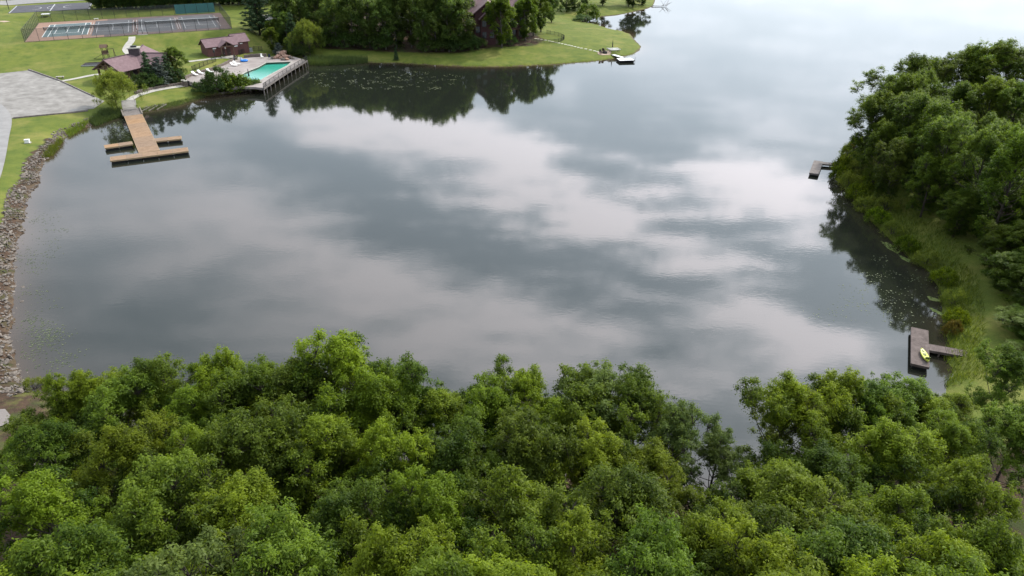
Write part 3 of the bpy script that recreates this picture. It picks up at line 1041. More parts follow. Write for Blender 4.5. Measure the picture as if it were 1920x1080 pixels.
WILLOW = make_broadleaf('willow', 401, 8.2, 4.2, .16, 36, 90, .26, .28, .62, 'leaf_willow', hang=.45, droop=1.2, sub=8, spread=1.8, lean=.15)
PINE = make_conifer('pine', 501, 15, 4.0, 22, 95, 'leaf_pine', .40, .08, .24, .7, .62, .2)
SPRUCE = make_conifer('spruce', 502, 7, 2.0, 18, 60, 'leaf_pine', .24, .04, .3, .9, .36, .05)
JUNIPER = make_conifer('juniper', 503, 5.5, 1.8, 16, 60, 'leaf_blue', .22, .03, .35, .75, .36, .25)
SHRUB = [make_shrub('shrub_a', 601), make_shrub('shrub_b', 602, 1.7, 1.5, 55, 65, .14), make_shrub('shrub_c', 603, 1.6, 1.4, 50, 50, .2, 'leaf_b', tuft=.4)]
BANKB = [make_shrub('bank_bush_a', 611, 2.2, 1.5, 60, 50, .2, 'leaf_a', .45, .42, .12), make_shrub('bank_bush_b', 612, 1.8, 1.4, 50, 55, .18, 'grass_tall', .3, .4, .15)]
RUST = make_shrub('rust_bush', 613, 1.6, 1.2, 40, 45, .2, 'flower', .4, .34, .1)


def tree_at(px, py, Y):
    """tree whose top shows at a pixel when it stands Y metres out: returns base location and height"""
    d = pix_dir(px, py)
    t = Y / d[1]
    x, ztop = t * d[0], CAMZ + t * d[2]
    g = hz(x, Y)
    return np.array([x, Y, g]), ztop - g


# near woods, row by row from the water to the camera
ROWS = [
    ('lakeside row of the near woods', 'lakeside row of near trees', [
        (5, 815, 36, 5), (72, 768, 38, 2), (120, 695, 39.5, 5), (165, 688, 40, 0), (215, 705, 38, 2), (278, 655, 40, 3), (340, 700, 37.5, 5), (405, 655, 39, 0), (455, 680, 37.5, 2), (510, 682, 37.5, 5), (562, 668, 38, 3), (620, 620, 38, 0), (690, 672, 36.5, 1), (765, 690, 38, 2), (830, 706, 37.5, 5), (900, 712, 37, 0),
        (975, 690, 38, 1), (1050, 720, 36.5, 5), (1100, 700, 37, 2), (1140, 676, 38, 4), (1205, 692, 37, 3), (1275, 745, 35.5, 4), (1340, 825, 35, 4),
        (1492, 712, 36.5, 1), (1540, 710, 37.5, 5), (1595, 695, 38.5, 0), (1645, 712, 38.5, 3), (1695, 715, 40, 2), (1748, 738, 39.5, 0), (1800, 722, 42, 5), (1905, 650, 45, 3)]),
    ('second row of the near woods', 'second row of near trees', [
        (75, 790, 32.5, 3), (225, 785, 32.5, 0), (370, 780, 32, 1), (485, 770, 31.5, 2), (600, 745, 32.5, 5), (730, 785, 31.5, 0), (850, 790, 31.5, 3),
        (1000, 785, 31.5, 2), (1115, 800, 31.5, 0), (1225, 840, 31, 1), (1455, 850, 31, 5), (1570, 830, 32, 3), (1690, 785, 34, 0), (1805, 770, 35.5, 1), (1925, 770, 36.5, 2)]),
    ('third row of the near woods', 'third row of near trees', [
        (30, 900, 26.5, 0), (270, 880, 26.5, 2), (420, 905, 25.5, 1), (640, 895, 26, 3), (800, 890, 26, 0), (1000, 875, 26, 5),
        (1180, 880, 26, 3), (1330, 950, 25, 0), (1530, 900, 26.5, 1), (1680, 895, 27, 5), (1850, 865, 28.5, 0)]),
    ('fourth row of the near woods', 'fourth row of near trees', [
        (110, 990, 21.5, 3), (330, 1000, 21.5, 5), (520, 980, 21.5, 2), (735, 975, 22, 0), (900, 1015, 21, 1), (1080, 985, 21.5, 5),
        (1240, 1000, 21, 2), (1440, 1005, 21.5, 0), (1620, 985, 21.5, 3), (1790, 975, 22, 1), (1940, 985, 22, 5)]),
    ('bottom row of the near woods', 'bottom row of near trees', [
        (10, 1075, 18.5, 0), (270, 1050, 19, 4), (640, 1085, 18.5, 5), (830, 1080, 18.5, 2), (1000, 1090, 18, 0),
        (1340, 1085, 18.5, 5), (1540, 1080, 18.5, 1), (1720, 1080, 18.5, 0), (1880, 1075, 18.5, 2)]),
]
KINDN = ['vivid green feathery tree', 'bright green spreading tree', 'mid green rounded tree', 'cool green broad tree', 'pale green open-branched tree', 'yellow green bushy tree']
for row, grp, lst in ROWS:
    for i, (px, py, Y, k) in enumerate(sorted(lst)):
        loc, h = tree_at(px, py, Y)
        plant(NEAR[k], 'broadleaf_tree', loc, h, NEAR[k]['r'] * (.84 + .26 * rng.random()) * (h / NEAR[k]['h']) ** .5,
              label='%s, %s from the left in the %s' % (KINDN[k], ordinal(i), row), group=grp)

# wooded right bank
sil = lambda px: float(np.interp(px, [1600, 1625, 1653, 1680, 1733, 1770, 1830, 1883, 1920, 2300], [330, 190, 150, 120, 98, 90, 80, 67, 70, 40]))
RB = [(1650, 165, 112, 0), (1690, 122, 117, 1), (1735, 98, 122, 0), (1775, 90, 126, 1), (1830, 80, 124, 2), (1885, 68, 122, 0), (1935, 68, 120, 1),
      (1668, 225, 104, 2), (1715, 185, 108, 0), (1765, 170, 110, 1), (1820, 150, 112, 0), (1875, 140, 110, 2), (1925, 150, 108, 0),
      (1690, 260, 97, 0), (1750, 215, 100, 1), (1800, 205, 101, 2), (1860, 210, 99, 0), (1915, 220, 97, 1),
      (1760, 290, 91, 2), (1810, 270, 92, 0), (1870, 285, 90, 1), (1925, 290, 88, 2),
      (1815, 355, 84, 0), (1865, 350, 83, 1), (1925, 355, 82, 0), (1885, 420, 75, 2), (1935, 400, 74, 1), (1945, 500, 66, 2), (1930, 585, 61, 0), (1990, 95, 118, 0), (1975, 175, 106, 1), (1985, 260, 94, 2), (1975, 640, 58, 1), (1905, 470, 70, 0), (1965, 330, 80, 0), (1990, 440, 70, 1)]
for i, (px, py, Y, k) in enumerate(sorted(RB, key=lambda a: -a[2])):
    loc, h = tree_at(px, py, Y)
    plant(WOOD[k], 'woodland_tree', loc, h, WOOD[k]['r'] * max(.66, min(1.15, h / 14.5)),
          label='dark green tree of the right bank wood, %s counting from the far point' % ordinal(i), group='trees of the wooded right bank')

# front edge of that wood, standing a few metres back from the water
fi = 0
for Y in (68, 74, 80, 86, 92, 98, 103, 108, 113, 118):
    xs_ = np.linspace(42, 80, 400)
    dv = poly_sdf(LAKE, xs_, np.full(400, float(Y)))
    off = 11.5 if Y < 78 else 8.6 if Y < 84 else 7.8
    xi = float(xs_[np.argmax(dv > off)]) + rng.uniform(-.6, .6)
    k = fi % 3
    plant(WOOD[k], 'woodland_tree', (xi, Y, hz(xi, Y)), rng.uniform(13.5, 15.5), rng.uniform(4.4, 5.1),
          label='leafy tree at the water edge of the right bank wood, %s from the brown dock' % ordinal(fi), group='trees of the wooded right bank')
    fi += 1
# far woods between the pool and the lake house
FW = [(548, 84, 19, 0), (566, 70, 20, 1), (598, 80, 20, 0), (632, 88, 19, 1), (664, 86, 20, 0), (694, 90, 19, 0), (724, 93, 18, 1), (744, 90, 19, 0), (772, 90, 20, 1), (797, 97, 19, 1), (818, 96, 20, 0), (842, 97, 19, 1), (862, 93, 17, 0),
      (540, 55, 20, 0), (578, 52, 21, 1), (612, 62, 20, 0), (650, 66, 21, 1), (690, 66, 21, 0), (728, 68, 22, 1), (790, 74, 22, 0), (825, 74, 22, 1), (858, 70, 21, 0),
      (535, 30, 20, 1), (570, 30, 21, 0), (610, 38, 21, 1), (650, 42, 21, 0), (700, 44, 22, 1), (750, 46, 22, 0), (800, 50, 22, 1), (845, 48, 21, 0)]
for i, (px, py, h, k) in enumerate(FW):
    row = 'front edge' if i < 13 else 'middle' if i < 22 else 'back'
    j = i if i < 13 else i - 13 if i < 22 else i - 22
    plant(FARW[k], 'woodland_tree', T(px, py), h * (.80 if px < 740 else .88 if px < 850 else .78) + rng.uniform(-1.5, 1), FARW[k]['r'] * rng.uniform(.95, 1.15),
          label='tall dark tree at the %s of the far wood, %s from the pool' % (row, ordinal(j)), group='trees of the wood beside the lake house')
BW = [(184, 17), (200, 16.5), (216, 17), (232, 16.5), (248, 16.5), (264, 17), (280, 16), (296, 15), (312, 14), (328, 12), (344, 11), (360, 10), (376, 9.5), (394, 9), (412, 8), (430, 8), (448, 9), (466, 8), (486, 8), (506, 8)]
for i, (px, py) in enumerate(BW):
    plant(FARW[0], 'woodland_tree', T(px, py), 17 + rng.uniform(-1.5, 2), 5.2, label='dark tree of the wood edge behind the courts, %s from the left' % ordinal(i), group='wood edge behind the tennis courts')
for i, (px, py) in enumerate(BW):
    plant(SHRUB[0], 'understory_shrub', T(px + 7, py - .5), 4.5, 3.2, label='dark shrub under the wood edge behind the courts, %s from the left' % ordinal(i), cat='shrub', group='shrubs under the wood behind the courts', parts=('stem', 'crown'))
for i, (px, py) in enumerate(((552, 83), (575, 82), (600, 86), (622, 88), (648, 90), (672, 91), (700, 93), (722, 94), (806, 97), (830, 97), (852, 97))):
    plant(SHRUB[1], 'understory_shrub', T(px, py - 1), 4.0, 3.4, label='dark shrub along the foot of the far wood, %s from the pool' % ordinal(i), cat='shrub', group='shrubs at the foot of the far wood', parts=('stem', 'crown'))

# ------------------------------------------------------------------ single trees and shrubs by the pool and pavilion
def spot(proto, name, px, py, h, r, label, cat='tree', group=None, rz=None, parts=('trunk', 'crown')):
    return plant(proto, name, T(px, py), h, r, rz, label, cat, group, parts)


spot(WILLOW, 'willow_tree', 221, 205, 8.6, 4.6, 'yellow green willow beside the head of the tan dock')
spot(WILLOW, 'willow_tree', 582, 106, 10.5, 5.0, 'tall yellow green willow at the far end of the pool deck')
spot(PINE, 'pine_tree', 488, 66, 16.5, 4.9, 'tall dark pine standing alone above the pool house')
spot(FARW[2], 'broadleaf_tree', 513, 99, 7.0, 2.6, 'slim bright tree at the pool corner nearest the pool house')
spot(FARW[2], 'broadleaf_tree', 523, 88, 8.0, 3.0, 'mid green rounded tree just behind the rock feature')
spot(FARW[1], 'broadleaf_tree', 541, 92, 10.5, 3.2, 'dark upright tree between the rock feature and the tall willow')
spot(SPRUCE, 'spruce_tree', 553, 98, 10.5, 2.5, 'narrow dark spruce tucked against the tall willow')
spot(SPRUCE, 'spruce_tree', 534, 84, 9.5, 2.6, 'dark spruce behind the pool rocks with a pointed tip')
spot(SHRUB[0], 'shrub', 552, 105, 3.0, 2.6, 'dark rounded shrub beside the rock feature under the willow', 'shrub', parts=('stem', 'crown'))
spot(SHRUB[1], 'shrub', 569, 107, 3.2, 2.8, 'dark spreading shrub at the foot of the tall willow', 'shrub', parts=('stem', 'crown'))
spot(JUNIPER, 'shrub', 524, 103, 3.2, 1.6, 'silvery grey shrub behind the pool rocks', 'shrub', parts=('stem', 'crown'))
spot(SPRUCE, 'spruce_tree', 284, 160, 7.4, 2.1, 'spruce with a bare pointed tip in front of the pavilion roof')
spot(JUNIPER, 'juniper_tree', 304, 160, 6.2, 2.1, 'blue grey juniper in the middle of the pavilion planting')
spot(SPRUCE, 'spruce_tree', 319, 156, 6.4, 2.0, 'green spruce between the blue juniper and the big dark evergreen')
spot(WOOD[0], 'evergreen_tree', 338, 149, 7.8, 3.3, 'big dark rounded evergreen at the pool end of the pavilion')
spot(SHRUB[1], 'shrub', 262, 164, 2.8, 2.0, 'dark rounded shrub beside the willow below the pavilion', 'shrub', parts=('stem', 'crown'))
spot(SHRUB[0], 'shrub', 276, 164, 3.2, 2.1, 'dark mounded shrub under the spruce with the bare tip', 'shrub', parts=('stem', 'crown'))
spot(SHRUB[1], 'shrub', 294, 163, 2.8, 2.0, 'low dark shrub in front of the blue grey juniper', 'shrub', parts=('stem', 'crown'))
spot(SHRUB[0], 'shrub', 330, 155, 3.0, 2.2, 'dark shrub at the foot of the big dark evergreen', 'shrub', parts=('stem', 'crown'))
for px, py, h, r, k, lb in ((384, 172, 2.3, 2.1, 0, 'low dark shrub at the lawn end of the pool-front planting'), (399, 172, 3.0, 2.2, 1, 'dark shrub left of the tallest shrub in front of the pool'),
                            (414, 171, 4.6, 2.5, 0, 'tallest dark shrub in front of the pool deck'), (432, 170, 3.0, 2.2, 2, 'bright green shrub right of the tallest pool-front shrub'),
                            (449, 168, 2.9, 2.4, 2, 'bright green mounded shrub in front of the shallow pool end'), (467, 166, 2.0, 1.9, 1, 'low shrub near the deck end of the pool-front planting'), (482, 165.5, 1.7, 1.6, 2, 'small shrub against the first boardwalk post')):
    spot(SHRUB[k], 'shrub', px, py + 1.5, h * 1.2, r * 1.25, lb, 'shrub', 'shrubs in front of the pool', parts=('stem', 'crown'))
spot(FARW[2], 'broadleaf_tree', 941, 90, 14.5, 5.0, 'round light green lawn tree in front of the lake house')
spot(FARW[2], 'broadleaf_tree', 985, 77, 13.0, 4.2, 'grey green tree beside the lake house porch')
spot(FARW[2], 'broadleaf_tree', 1014, 60, 14.0, 5.0, 'light green tree over the mulch bed by the iron fence')
spot(FARW[2], 'broadleaf_tree', 1000, 68, 14.0, 4.8, 'light green tree between the porch and the mulch bed')
spot(FARW[1], 'broadleaf_tree', 1034, 42, 13.0, 4.2, 'dark green tree behind the light green mulch-bed trees')
spot(FARW[0], 'broadleaf_tree', 1062, 22, 13.0, 4.4, 'dark tree in the far lawn row, nearest the lake house')
spot(FARW[0], 'broadleaf_tree', 1078, 20, 12.0, 4.2, 'dark tree in the middle of the far lawn row')
spot(FARW[1], 'broadleaf_tree', 1098, 12, 12.0, 4.2, 'dark tree at the lake end of the far lawn row')
spot(FARW[1], 'broadleaf_tree', 1130, 10, 10.0, 4.2, 'small dark lone tree on the far point lawn')
spot(FARW[1], 'broadleaf_tree', 1178, 12, 11.0, 4.4, 'dark tree on the far point, left of its pair')
spot(FARW[1], 'broadleaf_tree', 1187, 14, 11.0, 4.2, 'dark leaning tree on the far point, right of its pair')
spot(FARW[0], 'broadleaf_tree', 1203, 9, 7.5, 4.0, 'low dark tree at the tip of the far point')
spot(FARW[2], 'broadleaf_tree', 935, 3, 8.0, 3.0, 'small dark tree on the lawn behind the lake house roof')
spot(SHRUB[2], 'waterside_bush', 1103, 38, 5.2, 4.2, 'pale green weeping bush leaning over the far inlet', 'bush', parts=('stem', 'crown'))
spot(SHRUB[1], 'waterside_bush', 1092, 41, 2.4, 3.4, 'low dark bush at the head of the far inlet', 'bush', parts=('stem', 'crown'))
for px, py, h, r, lb in ((880, 92, 4.2, 3.2, 'dark mounded shrub left of the lake house'), (897, 91, 3.0, 2.6, 'low dark shrub by the lake house foundation'), (868, 96, 3.4, 3.0, 'dark shrub at the wood edge near the lake house'),
                         (955, 84, 2.6, 2.2, 'small grey shrub under the lake house porch')):
    spot(SHRUB[1], 'shrub', px, py, h, r, lb, 'shrub', parts=('stem', 'crown'))
spot(SPRUCE, 'young_tree', 743, 113, 3.4, .8, 'small dark young tree on the shaded lawn by the lake')

# right bank bushes, reeds and tall grass
BB = [(1612, 282, 2.6, 1.9, 0, 'leafy green bush at the very tip of the right point'), (1588, 300, 2.6, 1.5, 1, 'reddish stemmed bush behind the grey dock landing'), (1580, 318, 2.2, 1.7, 0, 'green bush beside the grey dock landing'),
      (1577, 336, 2.2, 1.6, 0, 'bush overhanging the water just below the grey dock'), (1592, 352, 2.4, 1.8, 1, 'second overhanging bush below the grey dock'), (1606, 372, 2.2, 1.8, 0, 'dark bush at the bend of the right shore'),
      (1622, 392, 2.0, 1.7, 1, 'low bush below the bend of the right shore'), (1645, 416, 2.0, 1.6, 0, 'bush above the dark cove on the right shore'), (1672, 440, 1.8, 1.6, 1, 'grassy bush beside the dark cove'), (1700, 468, 1.8, 1.5, 0, 'bush by the larger lily mats'),
      (1735, 494, 1.8, 1.5, 1, 'grassy bush between lily mats and trail'), (1768, 530, 1.7, 1.4, 0, 'small bush beside the upper trail'), (1788, 570, 1.8, 1.3, 1, 'bush beside the trail above the brown dock'), (1792, 605, 1.6, 1.2, 0, 'green bush at the landward end of the brown dock'),
      (1640, 350, 2.2, 2.0, 0, 'bush on the slope above the bend of the right shore'), (1612, 320, 2.0, 1.8, 1, 'grassy mound on the right point slope'), (1660, 395, 2.0, 1.8, 1, 'bush at the foot of the right wood')]
for px, py, h, r, k, lb in BB:
    plant(BANKB[k], 'bank_bush', T(px, py), h, r, None, lb, 'bush', 'bushes along the right bank', parts=('stem', 'crown'))
plant(RUST, 'bank_bush', T(1783, 625), 1.5, .9, None, 'small orange red bush beside the brown dock', 'bush', 'bushes along the right bank', parts=('stem', 'crown'))
plant(RUST, 'bank_bush', T(1590, 290), 2.0, 1.0, None, 'rust coloured bush behind the grey dock', 'bush', 'bushes along the right bank', parts=('stem', 'crown'))
plant(BANKB[1], 'bank_bush', T(66, 730), 1.2, 1.0, None, 'green clump at the rock edge by the near woods', 'bush', parts=('stem', 'crown'))


def blades(name, P, hgt, wid, mat, tint=None, lean=.25):
    n = len(P)
    a = rng.uniform(0, 6.283, n)
    w = np.stack([np.cos(a), np.sin(a), 0 * a], 1) * (wid * rng.uniform(.7, 1.3, n))[:, None] / 2
    h = hgt * rng.uniform(.6, 1.25, n)
    tip = np.stack([rng.normal(0, lean, n), rng.normal(0, lean, n), np.ones(n)], 1) * h[:, None]
    mid = tip * .55 - np.array([0, 0, 0])
    V = np.stack([P - w, P + w, P + mid + w * .7, P + tip + w * .1, P + tip - w * .1, P + mid - w * .7], 1).reshape(-1, 3)
    b = np.arange(n)[:, None] * 6
    F = np.concatenate([b + np.array([[0, 1, 2, 5]]), b + np.array([[5, 2, 3, 4]])])
    ti = np.repeat(np.clip(rng.normal(.5, .25, n) if tint is None else tint, 0, 1), 6)
    return link(bpy.data.objects.new(name, np_mesh(name, V, F, mat, tint=ti)))


def scatter(P, n, ok=None):
    lo, hi = P.min(0), P.max(0)
    out = np.zeros((0, 2))
    while len(out) < n:
        q = rng.uniform(lo, hi, (n * 3, 2))
        q = q[poly_sdf(P, q[:, 0], q[:, 1]) < 0]
        if ok is not None: q = q[ok(q)]
        out = np.concatenate([out, q])
    return out[:n]


def on_ground(q, off=-.03):
    return np.stack([q[:, 0], q[:, 1], np.maximum(height(q[:, 0], q[:, 1]), -.3) + off], 1)


lake_d = lambda q: poly_sdf(LAKE, q[:, 0], q[:, 1])
# tall weeds down the right bank between the water and the trees
q = rng.uniform((38, 54), (75, 128), (120000, 2))
dd = lake_d(q)
trail = np.array([T(x, y)[:2] for x, y in ((1800, 480), (1838, 520), (1852, 580), (1850, 640), (1860, 690), (1910, 690), (1900, 600), (1880, 520), (1835, 470))])
keep = (dd > -.25) & (dd < 6.5) & (rng.random(len(q)) < np.clip(1.15 - dd / 6.5, .15, 1)) & (poly_sdf(trail, q[:, 0], q[:, 1]) > .3)
q = q[keep][:26000]
tag(blades('bank_grass', on_ground(q), .55, .06, MAT['grass_tall'], lean=.45), 'tall rough grass and weeds along the right bank', 'grass', kind='stuff')
# reeds by the far lawn and by the willow
q = scatter(np.array([G(x, y)[:2] for x, y in ((572, 113), (600, 112), (640, 112), (690, 114), (690, 119), (640, 122), (600, 124), (576, 122))]), 5000)
tag(blades('reed_bed', np.c_[q, np.full(len(q), -.1)], 1.7, .06, MAT['reed'], lean=.12), 'pale green reeds standing at the edge of the far lawn', 'reeds', kind='stuff')
q = scatter(np.array([G(x, y)[:2] for x, y in ((168, 232), (195, 217), (228, 211), (231, 219), (205, 228), (180, 238))]), 3200)
tag(blades('reed_clump', on_ground(q), 1.1, .06, MAT['reed'], lean=.2), 'green reeds between the rock bank and the tan dock', 'reeds', kind='stuff')
q = scatter(np.array([G(x, y)[:2] for x, y in ((262, 208), (300, 201), (340, 192), (385, 180), (384, 184), (345, 197), (300, 206), (264, 213))]), 2600)
tag(blades('shore_grass', on_ground(q), .5, .05, MAT['reed'], lean=.3), 'short rough grass along the lawn shore by the dock', 'grass', kind='stuff')
q = rng.uniform((-60, 185), (60, 215), (60000, 2)); dd = lake_d(q)
q = q[(dd > -.2) & (dd < .7)][:6000]
tag(blades('lake_edge_grass', on_ground(q), .4, .05, MAT['grass_tall'], lean=.3), 'rough grass fringe along the far lawn shore', 'grass', kind='stuff')
# weeds among the rocks
for nm, poly_px, lb in (('rock_weeds', ((80, 300), (110, 268), (122, 262), (100, 292)), 'green weeds growing from the rocks below the white box'), ('rock_weeds', ((125, 252), (168, 232), (160, 240), (130, 258)), 'green weeds growing from the rocks near the dock')):
    q = scatter(np.array([G(x, y)[:2] for x, y in poly_px]), 700)
    tag(blades(nm, on_ground(q, .1), .8, .06, MAT['grass_tall'], lean=.4), lb, 'weeds', kind='stuff')


# lily pads
def pads(name, P, n, label, r=(.08, .2), clump=.0, z=.012, mat='pad'):
    if clump:
        cs = scatter(P, max(3, int(n * clump)))
        q = cs[rng.integers(0, len(cs), n)] + rng.normal(0, .55, (n, 2))
    else: q = scatter(P, n)
    q = q[lake_d(q) < -.15]
    n = len(q)
    k = 7
    a = np.linspace(.3, 6.0, k)
    rr = rng.uniform(*r, n)
    ph = rng.uniform(0, 6.28, n)
    tilt = rng.normal(0, .03, n)
    V = np.zeros((n, k + 1, 3))
    V[:, 0, :2] = q; V[:, 0, 2] = z
    for i in range(k):
        V[:, i + 1, 0] = q[:, 0] + np.cos(a[i] + ph) * rr
        V[:, i + 1, 1] = q[:, 1] + np.sin(a[i] + ph) * rr
        V[:, i + 1, 2] = z + np.abs(tilt) * rr * 2 * (i % 2) + .004 * rng.random(n)
    b = np.arange(n)[:, None] * (k + 1)
    F = np.concatenate([b + np.array([[0, i + 1, i + 2]]) for i in range(k - 1)])
    me = np_mesh(name, V.reshape(-1, 3), F, MAT[mat], tint=np.repeat(rng.random(n), k + 1))
    tag(link(bpy.data.objects.new(name, me)), label, 'lily pads', kind='stuff')


gp = lambda pts: np.array([G(x, y)[:2] for x, y in pts])
pads('lily_pads', gp(((40, 470), (60, 395), (95, 380), (120, 430), (110, 480), (95, 560), (110, 600), (165, 660), (130, 690), (60, 690), (30, 600))), 520, 'scattered pale lily pads along the left rock shore', (.04, .1), .12)
pads('lily_pads', gp(((48, 590), (95, 595), (125, 640), (140, 680), (70, 700), (45, 650))), 430, 'denser pale lily pads off the near left shore', (.04, .11), .1)
pads('lily_pads', gp(((560, 140), (610, 128), (720, 130), (860, 138), (880, 165), (800, 172), (700, 168), (600, 165), (570, 155))), 500, 'scattered pale lily pads below the far wood', (.1, .22), .2)
pads('lily_pads', gp(((1480, 590), (1560, 570), (1640, 480), (1740, 520), (1765, 600), (1700, 610), (1620, 600), (1540, 610))), 380, 'scattered lily pads off the right bank', (.04, .09), .25)
pads('lily_pads', gp(((205, 232), (238, 224), (246, 258), (225, 262))), 160, 'lily pads in the dark water beside the tan dock', (.08, .2), .2)
for pts, lb in ((((1650, 452), (1665, 455), (1690, 470), (1683, 476), (1665, 466)), 'longest yellow green weed mat in the dark cove'), (((1685, 478), (1706, 487), (1704, 492), (1690, 485)), 'thin weed mat below the longest mat'),
                (((1738, 555), (1762, 562), (1760, 566), (1744, 563)), 'narrow weed mat nearer the trail'), (((1744, 577), (1768, 587), (1764, 591), (1748, 583)), 'weed mat nearest the brown dock')):
    pads('weed_mat', gp(pts), 150, lb, (.05, .11), 0, mat='mat')

# ------------------------------------------------------------------ rock bank
bank = thing('rock_bank', G(40, 430) + np.array([0, 0, 0]), 0)
tag(bank, kind='structure')
line = [np.array(p[:2]) for p in [G(x, y) for x, y in ((200, 221), (180, 229), (167, 236), (125, 254), (111, 272), (92, 292), (76, 311), (72, 342), (53, 364), (46, 392), (39, 436), (28, 464), (22, 497), (27, 516), (24, 580), (16, 640), (38, 715), (70, 736))]]
line = np.array(smooth_line(line, .5))


def make_stone(seed):
    rg = np.random.default_rng(seed)
    bm = bmesh.new()
    bmesh.ops.create_icosphere(bm, subdivisions=1, radius=1)
    s = rg.uniform(.6, 1.2, 3) * np.array([1.15, .95, .62])
    for v in bm.verts:
        k = rg.uniform(.72, 1.2)
        v.co = Vector((v.co.x * s[0] * k, v.co.y * s[1] * k, v.co.z * s[2] * k))
    bm.verts.ensure_lookup_table()
    bmesh.ops.dissolve_limit(bm, angle_limit=.32, verts=bm.verts[:], edges=bm.edges[:])
    me = bpy.data.meshes.new('stone'); bm.to_mesh(me); bm.free()
    return me


stones = []
for k in range(10):
    me = make_stone(900 + k)
    me.materials.append(MAT['stone' if k % 3 else 'stone_pale'])
    stones.append(me)
recs = []
for _ in range(3300):
    i = rng.integers(1, len(line) - 1)
    d = line[i + 1] - line[i - 1]; d = d / (np.linalg.norm(d) + 1e-9)
    nrm = np.array([d[1], -d[0]])
    p = line[i] + d * rng.uniform(-.3, .3)
    if float(poly_sdf(LAKE, np.array([p[0] + nrm[0] * 2]), np.array([p[1] + nrm[1] * 2]))[0]) < 0: nrm = -nrm
    wmax = 2.2 if i > 60 else 1.7
    off = rng.uniform(-.35, wmax) if rng.random() < .97 else rng.uniform(-.9, -.3)
    q = p + nrm * off
    s = rng.uniform(.09, .22) * (1.7 if rng.random() < .10 else 1)
    recs.append((q[0], q[1], s))
R_ = np.array(recs)
hzs = np.maximum(height(R_[:, 0], R_[:, 1]), -.15)
big = R_[:, 2] / np.sqrt(R_[:, 0] ** 2 + R_[:, 1] ** 2 + 1600)
px_ = 960 + FPX * R_[:, 0] / (R_[:, 1] * math.cos(PITCH) + (CAMZ) * math.sin(PITCH))
big = np.where(px_ < 0, 0, big)
order = np.argsort(-big)
small_v, small_f, cnt = [], [], 0
for rank, j in enumerate(order):
    x, y, s = R_[j]
    rot = (rng.normal(0, .35), rng.normal(0, .35), rng.uniform(0, 6.28))
    loc = Vector((x, y, hzs[j] + s * .18))
    if rank < 290:
        o = link(bpy.data.objects.new('stone', stones[j % 10]))
        o.parent = bank
        o.location = loc - Vector(bank.location); o.rotation_euler = rot; o.scale = (s, s, s)
    elif j % 10 in (1, 2, 4, 5, 7, 8, 0):
        me = stones[j % 10]
        from mathutils import Euler
        mm = Matrix.Translation(loc - Vector(bank.location)) @ Euler(rot).to_matrix().to_4x4() @ Matrix.Scale(s, 4)
        small_v += [tuple(mm @ v.co) for v in me.vertices]
        small_f += [tuple(i + cnt for i in p.vertices) for p in me.polygons]
        cnt += len(me.vertices)
me = bpy.data.meshes.new('loose_stones'); me.from_pydata(small_v, [], small_f); me.materials.append(MAT['stone'])
o = tag(link(bpy.data.objects.new('loose_stones', me)), kind='stuff'); o.parent = bank
# pool-front boulders and the shore stones under the shrubs
for i, px in enumerate(range(398, 486, 7)):
    p = G(px, float(np.interp(px, [390, 431, 469, 486], [178, 175, 170, 164])))
    o = link(bpy.data.objects.new('boulder', stones[i % 10]))
    o.location = (p[0], p[1], .3); o.rotation_euler = (rng.normal(0, .3), 0, rng.uniform(0, 6)); s = rng.uniform(.5, .95); o.scale = (s, s * .8, s)
    tag(o, 'grey shore boulder below the pool shrubs, %s from the lawn' % ordinal(i), 'boulder', 'boulders below the pool')

# ------------------------------------------------------------------ tennis courts
pad = thing('court_pad', (COURT_O[0], COURT_O[1], COURT_Z), CA)
tag(pad, kind='structure')
MB().box((26, 18, -.06), (52, 36, .16)).build('slab', MAT['court_red'], pad)
MB().box((9.4, 18, .024), (18.6, 35.8, .008)).build('surface', MAT['court_tan'], pad)
CX = [8.9, 20.6, 32.4, 44.0]
for i, cx in enumerate(CX):
    if i == 0: MB().box((cx, 18, .034), (10.97, 23.77, .008)).build('court_paint', MAT['court_green'], pad)
    else: MB().box((cx, 18, .030), (10.2, 29, .008)).build('court_paint', MAT['court_worn'], pad)
    lm = MAT['line'] if i == 0 else MAT['line_worn']
    w = .16 if i == 0 else .13
    y0, y1, ys0, ys1 = 18 - 11.885, 18 + 11.885, 18 - 6.4, 18 + 6.4
    segs = [(cx - 5.485, y0, cx - 5.485, y1), (cx + 5.485, y0, cx + 5.485, y1), (cx - 4.115, y0, cx - 4.115, y1), (cx + 4.115, y0, cx + 4.115, y1),
            (cx, ys0, cx, ys1), (cx - 4.1, ys0, cx + 4.1, ys0), (cx - 4.1, ys1, cx + 4.1, ys1)]
    if i == 0: segs += [(cx - 5.4, y1, cx + 5.4, y1), (cx - 2.9, ys0, cx - 2.9, ys1), (cx + 2.9, ys0, cx + 2.9, ys1)]
    for s_i, (xa, ya, xb, yb) in enumerate(segs):
        zz = .046 + .0025 * s_i
        c = ((xa + xb) / 2, (ya + yb) / 2, zz)
        sz = (w, abs(yb - ya), .004) if xa == xb else (abs(xb - xa), w * 1.6, .004)
        MB().box(c, sz).build('court_line', lm, pad)
NAMES = ['over the bright green court', 'over the worn court beside the green one', 'over the worn court past the gate', 'over the worn court before the teal screen']
